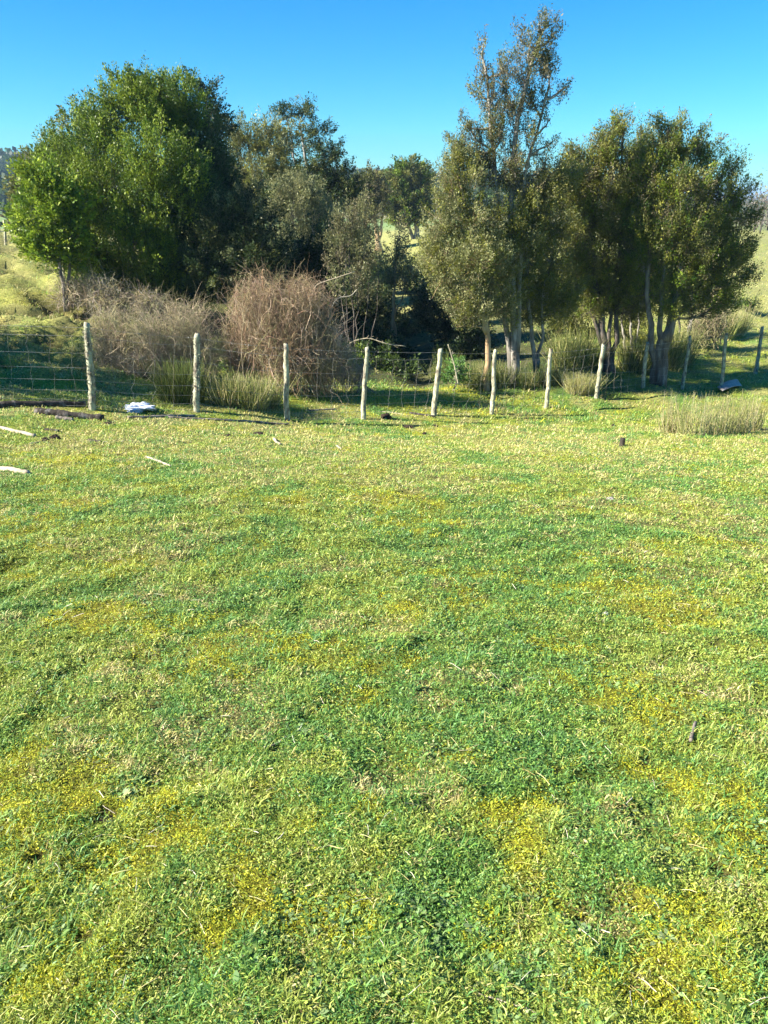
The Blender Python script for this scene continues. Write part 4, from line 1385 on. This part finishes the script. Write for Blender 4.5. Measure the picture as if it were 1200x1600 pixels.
Lx_ = np.concatenate([[0], np.cumsum(np.linalg.norm(np.diff(ST[0], axis=0), axis=1))])
pos = np.arange(.1, Lx_[-1] - .1, .30)
sv = []
for s in pos:
    col_ = np.array([[np.interp(s + RNG.normal(0, .012), Lx_, ST[l, :, k]) for k in range(3)] for l in range(len(LV))])
    # bowed stays between the levels
    dense = []
    for l in range(len(LV) - 1):
        dense.append(col_[l])
        midp = (col_[l] + col_[l + 1]) / 2
        midp[0] += RNG.normal(0, .02)
        dense.append(midp)
    dense.append(col_[-1])
    sv.append(dense)
sv = np.array(sv)
tubes(a_, sv, np.full(sv.shape[:2], WR * .85), 3, None, False)
a_.build('wire_netting', M['wire'], fence, False, F0)


# small distant posts
def far_post(label, px, by, ty, lean, Y=None, r=.05, group='distant thin fence posts'):
    g = G(px, by) if Y is None else at(px, by, Y)
    g[2] = Hs(g[0], g[1])
    t = at(px + lean, ty, g[1])
    a = Acc()
    tubes(a, curve_paths((g - np.array([0, 0, .1]))[None], t[None], 9, jit=.012), np.full((1, 9), r) * np.linspace(1.1, .8, 9)[None], 7)
    o = a.build('thin_post', M['post'], None, True, g)
    o.location = [float(v) for v in g]
    tag(o, label, 'fence post', group)


far_post('crooked pale post on the crest of the left bank', 10, 390, 344, -4, 28.5, .045)
far_post('pale stake on the bank below the bright laurel', 96, 452, 405, 3, 20.5, .04)
far_post('thin post on the right slope between spreading tree and frame edge', 1131, 500, 470, 1, 27, .045)


# ------------------------------------------------------------------ logs, sticks and litter by the fence
def log(name, label, cat, a_px, b_px, r, m, lift=.5, K_=16, jit=.012, group=None, flat=1.0, ends=.8):
    a0, b0 = G(*a_px), G(*b_px)
    t_ = np.linspace(0, 1, K_)[:, None]
    P_ = a0 * (1 - t_) + b0 * t_
    Ln = np.linalg.norm(b0 - a0)
    w_ = np.cumsum(RNG.normal(0, jit, (K_, 3)), axis=0) * Ln * .3
    w_ -= w_[-1] * t_
    P_ += w_
    P_[:, 2] = H(P_[:, 0], P_[:, 1]) + r * lift
    P_[:, 2] = np.convolve(np.pad(P_[:, 2], 2, 'edge'), np.ones(5) / 5, 'valid')
    rad = r * (1 - (1 - ends) * np.linspace(0, 1, K_)) * RNG.uniform(.88, 1.12, K_)
    a_ = Acc()
    tubes(a_, P_[None], rad[None], 9)
    V = a_.V[0]
    V += RNG.normal(0, r * .08, V.shape)
    org = P_[0].copy()
    o_ = a_.build(name, m, None, False, org)
    o_.location = [float(v) for v in org]
    tag(o_, label, cat, group)
    return o_


log('fallen_log', 'longest grey-topped log lying along the fence at the left edge', 'log', (-60, 640), (135, 636), .06, M['darklog'])
log('fallen_log', 'dark log lying in front of the leftmost post, just above the short stub', 'log', (55, 646), (162, 656), .06, M['darklog'])
log('wood_stub', 'short brown piece of wood in front of the dark logs at left', 'wood', (88, 654), (114, 657), .035, M['deadwood'])
log('pale_branch', 'long pale stripped branch at the left edge behind the other pale one', 'branch', (-20, 664), (55, 681), .03, M['paleoak'])
log('pale_branch', 'thick pale stripped branch at the left edge, nearest the camera', 'branch', (-25, 728), (45, 741), .035, M['paleoak'])
log('pale_stick', 'thin pale stick on the grass below the plastic litter', 'stick', (228, 716), (266, 728), .015, M['paleoak'])
log('pale_stick', 'short thin pale stick left of the dark clods at left', 'stick', (46, 692), (64, 690), .012, M['paleoak'])
log('grey_pole', 'thin grey pole lying along the fence line from the second post to past the third', 'pole', (262, 652), (452, 664), .018, M['deadwood'], .7, 26, .006)
log('grey_pole', 'thin weathered pole on the ground left of the second post', 'pole', (200, 652), (305, 650), .022, M['deadwood'], .7, 20, .006)
log('fallen_stick', 'dark flat stick at the foot of the leaning fifth post', 'stick', (640, 646), (680, 652), .028, M['darklog'])
log('fallen_stick', 'brown stick right of the third post lying on shaded grass', 'stick', (478, 641), (525, 640), .018, M['deadwood'])
log('pale_stick', 'straw-coloured stick between the fourth and fifth posts', 'stick', (592, 643), (630, 648), .010, M['paleoak'])
log('brown_twig', 'small brown twig standing askew at right in the near grass', 'twig', (1079, 1158), (1086, 1136), .008, M['deadwood'], 1.6, 8)
log('wood_chip', 'small dark wood piece left of the thin pale stick', 'wood', (138, 690), (158, 693), .022, M['darklog'])
log('wood_chip', 'small dark wood piece near the long pale branch', 'wood', (70, 671), (92, 674), .02, M['darklog'])
log('bone_chip', 'white chip on the grass in front of the fourth post', 'wood', (527, 698), (533, 702), .018, M['paleoak'])
log('bone_chip', 'pale broken chip on the grass below the third post', 'wood', (428, 688), (438, 696), .022, M['paleoak'])

# leaning dry twig of the near turf
log('dry_twig', 'thin curved dry twig in the grass near the bottom right', 'twig', (735, 1546), (840, 1580), .0022, M['paleoak'], 4, 14, .04)
log('dry_twig', 'forked dry straw twig in the grass left of centre', 'twig', (413, 1178), (448, 1160), .003, M['paleoak'], 4, 10, .05)


def blob(name, label, cat, px, py, r, h, m, group=None, seed=1, sub=4, rough=.35, lift=0):
    import bmesh
    g = G(px, py)
    bm = bmesh.new()
    bmesh.ops.create_icosphere(bm, subdivisions=sub, radius=1)
    co = np.array([v.co[:] for v in bm.verts])
    nn = (fbm(co[:, 0] * 1.7 + seed, co[:, 1] * 1.7 + co[:, 2] * 1.3, 600 + seed, 4) - .5) * 2 * rough + 1
    n2 = (fbm(co[:, 0] * 5 + seed, co[:, 1] * 5 + co[:, 2] * 4, 650 + seed, 3) - .5) * rough + 1
    co = co * (nn * n2)[:, None] * np.array([r, r * .8, h])
    for v, c_ in zip(bm.verts, co):
        v.co = c_
    me = bpy.data.meshes.new(name)
    bm.to_mesh(me)
    bm.free()
    me.materials.append(m)
    o_ = bpy.data.objects.new(name, me)
    C.objects.link(o_)
    o_.location = (float(g[0]), float(g[1]), float(Hs(g[0], g[1]) + h * .25 + lift))
    tag(o_, label, cat, group)
    return o_


for i, (px, py, r, h, lab) in enumerate([
    (603, 655, .10, .075, 'dark round soil mound right of the fourth post, the biggest'), (638, 668, .10, .03, 'flat dark clod below the foot stick of the fifth post'),
    (680, 666, .075, .028, 'small dark clod just below the leaning fifth post'), (663, 679, .045, .035, 'smallest dark clod, right below the flat one'),
    (404, 677, .09, .025, 'wide dark scuffed clod below the third post'), (86, 686, .06, .05, 'dark upright clod beside the pale branches at left'),
    (72, 689, .05, .04, 'left one of two clods by the pale branches'), (958, 667, .05, .03, 'dark clod above the short stump at right'),
    (355, 681, .07, .02, 'thin dark clod left of the wide scuffed one'), (170, 662, .07, .03, 'dark clod on the grass left of the plastic litter'),
    (655, 1074, .022, .012, 'little dark clod in the near grass, centre'), (165, 1283, .028, .01, 'small dark hollow clod in the near grass at left')]):
    blob('soil_clod', lab, 'soil clod', px, py, r, h, M['dung'], 'dark clods of dung and soil on the grass', i + 1)

# plastic litter: crumpled bag behind the fence
bag = blob('plastic_bag', 'crumpled bluish-white plastic bag on the grass behind the fence at left', 'bag', 217, 640, .25, .065, M['plastic'], None, 31, 5, .6, .02)
blob('white_stone', 'pale stone beside the foot of the third post, behind it', 'stone', 457, 612, .10, .08, M['stone'], None, 41, 4, .3)
blob('white_stone', 'pale flat stone left of the third post under the dry thicket', 'stone', 441, 606, .12, .05, M['stone'], None, 43, 4, .3)
blob('grey_stone', 'small pinkish stone among the near grass right of centre', 'stone', 946, 961, .018, .012, M['stone'], None, 44, 3, .3)
blob('grey_stone', 'greyish flat stone lying on the mid pasture at right', 'stone', 953, 783, .032, .02, M['sheet'], None, 45, 4, .3)

# short stump peg
g = G(971, 697)
a_ = Acc()
tubes(a_, curve_paths(np.array([[0, 0, -.05]]), np.array([[.005, 0, .13]]), 7, jit=.02), np.array([[.042, .04, .038, .037, .038, .039, .036]]), 10)
o = a_.build('stump', M['darklog'])
o.location = (float(g[0]), float(g[1]), Hs(g[0], g[1]))
tag(o, 'short brown cut stump standing in the grass at right', 'stump')

# weathered sheet lying by the fence at right
p1, p2 = at(1130, 606, 18.4), at(1160, 603, 19.0)
w_ = 8
us = np.linspace(0, 1, 14)
vs = np.linspace(0, 1, 6)
V, F = [], []
for u_ in us:
    for v_ in vs:
        q = p1 * (1 - u_) + p2 * u_ + np.array([.05 * v_, .45 * v_, 0])
        zz = Hs(q[0], q[1], False) + .05 + .05 * math.sin(u_ * 3) + .08 * v_ * u_
        V.append((q[0], q[1], zz))
nv = len(V)
V2 = [(a, b, c - .012) for a, b, c in V]
for i in range(13):
    for j in range(5):
        k = i * 6 + j
        F.append((k, k + 6, k + 7, k + 1))
        F.append((nv + k, nv + k + 1, nv + k + 7, nv + k + 6))
for i in range(13):
    k = i * 6
    F.append((k, nv + k, nv + k + 6, k + 6))
    k = i * 6 + 5
    F.append((k, k + 6, nv + k + 6, nv + k))
for j in range(5):
    F.append((j, j + 1, nv + j + 1, nv + j))
    k = 13 * 6 + j
    F.append((k, nv + k, nv + k + 1, k + 1))
o = mesh_np('weathered_sheet', np.array(V + V2) - p1, np.array(F), None, M['sheet'], None, False, 4)
o.location = [float(v) for v in p1]
tag(o, 'bent grey weathered board lying behind the fence at right', 'board')

# ------------------------------------------------------------------ distance: scrub and forested ridges
def far_trees(name, label, cat, pts, hs, ws, pal, nl=34, ls=.12):
    a = Acc()
    n_ = len(pts)
    z = H(pts[:, 0], pts[:, 1], False)
    u_ = unit(n_ * nl)
    cen = np.repeat(np.column_stack([pts, z + hs * .55]), nl, axis=0)
    sc = np.repeat(np.column_stack([ws * .5, ws * .5, hs * .5]), nl, axis=0)
    rad = RNG.uniform(.6, 1.05, (n_ * nl, 1))
    P_ = cen + u_ * sc * rad
    Dl = u_ * .6 + unit(n_ * nl) * .7 + np.array([0, 0, .4])
    Dl /= np.linalg.norm(Dl, axis=1, keepdims=True)
    sz = np.repeat(ws, nl) * RNG.uniform(.6, 1.4, n_ * nl) * ls * 2.4
    colr = np.repeat(pick(pal, n_, .25), nl, axis=0)
    leaves(a, P_, Dl, sz, sz * .8, colr)
    # trunks
    b = np.column_stack([pts, z - .2])
    t = np.column_stack([pts, z + hs * .6])
    tubes(a, np.stack([b, (b + t) / 2, t], 1), np.column_stack([ws * .03, ws * .025, ws * .015]), 4, np.broadcast_to(np.array([.1, .085, .07]), (n_, 3)), False)
    o = a.build(name, M['leaf'])
    tag(o, label, cat, kind='stuff')


def band(n_, x0, x1, y0, y1):
    return np.column_stack([RNG.uniform(x0, x1, n_), RNG.uniform(y0, y1, n_)])


pts = np.concatenate([band(2600, -480, -110, 330, 480), band(600, -330, -80, 200, 320)])
far_trees('ridge_forest', 'dark forest covering the distant hill at the far left', 'forest', pts, RNG.uniform(6, 11, len(pts)), RNG.uniform(5, 9, len(pts)), DKG + EVG[:1], 30)
pts = np.concatenate([band(1700, -140, 130, 440, 560), band(260, -60, 90, 210, 330)])
far_trees('valley_forest', 'dark forest ridge on the skyline between the left and right tree groups', 'forest', pts, RNG.uniform(6, 11, len(pts)), RNG.uniform(5, 9, len(pts)), DKG + EVG[:1], 30)
pts = np.concatenate([band(90, 42, 85, 92, 150), band(700, 100, 420, 230, 600)])
far_trees('far_scrub', 'grey-brown bare scrub and woods beyond the right slope', 'scrub', pts, RNG.uniform(3.0, 5.5, len(pts)), RNG.uniform(2.5, 5, len(pts)), [(.16, .14, .11), (.12, .12, .09), (.20, .17, .13), (.12, .14, .08)], 90, .035)
pts = band(60, -75, -38, 62, 110)
far_trees('far_hedge', 'brown and dark scrub beyond the crest of the left bank', 'scrub', pts, RNG.uniform(1.6, 3.0, len(pts)), RNG.uniform(2, 3.5, len(pts)), [(.12, .10, .06), (.06, .08, .035)], 40, .09)


# ------------------------------------------------------------------ the air: distance fades to blue
def haze():
    a = Acc()
    x0, x1, y0, y1, z0, z1 = -9100, 9100, -60, 9100, -60, 34
    V = [(x, y, z) for z in (z0, z1) for y in (y0, y1) for x in (x0, x1)]
    a.add(V, [(0, 2, 3, 1), (4, 5, 7, 6), (0, 1, 5, 4), (2, 6, 7, 3), (0, 4, 6, 2), (1, 3, 7, 5)], 4)
    m, nt, out = mat('air')
    v = nt.nodes.new('ShaderNodeVolumePrincipled')
    v.inputs['Color'].default_value = (.45, .68, 1, 1)
    v.inputs['Density'].default_value = .0003
    v.inputs['Anisotropy'].default_value = .1
    nt.links.new(v.outputs[0], out.inputs['Volume'])
    o = a.build('haze', m)
    o['kind'] = 'stuff'


haze()
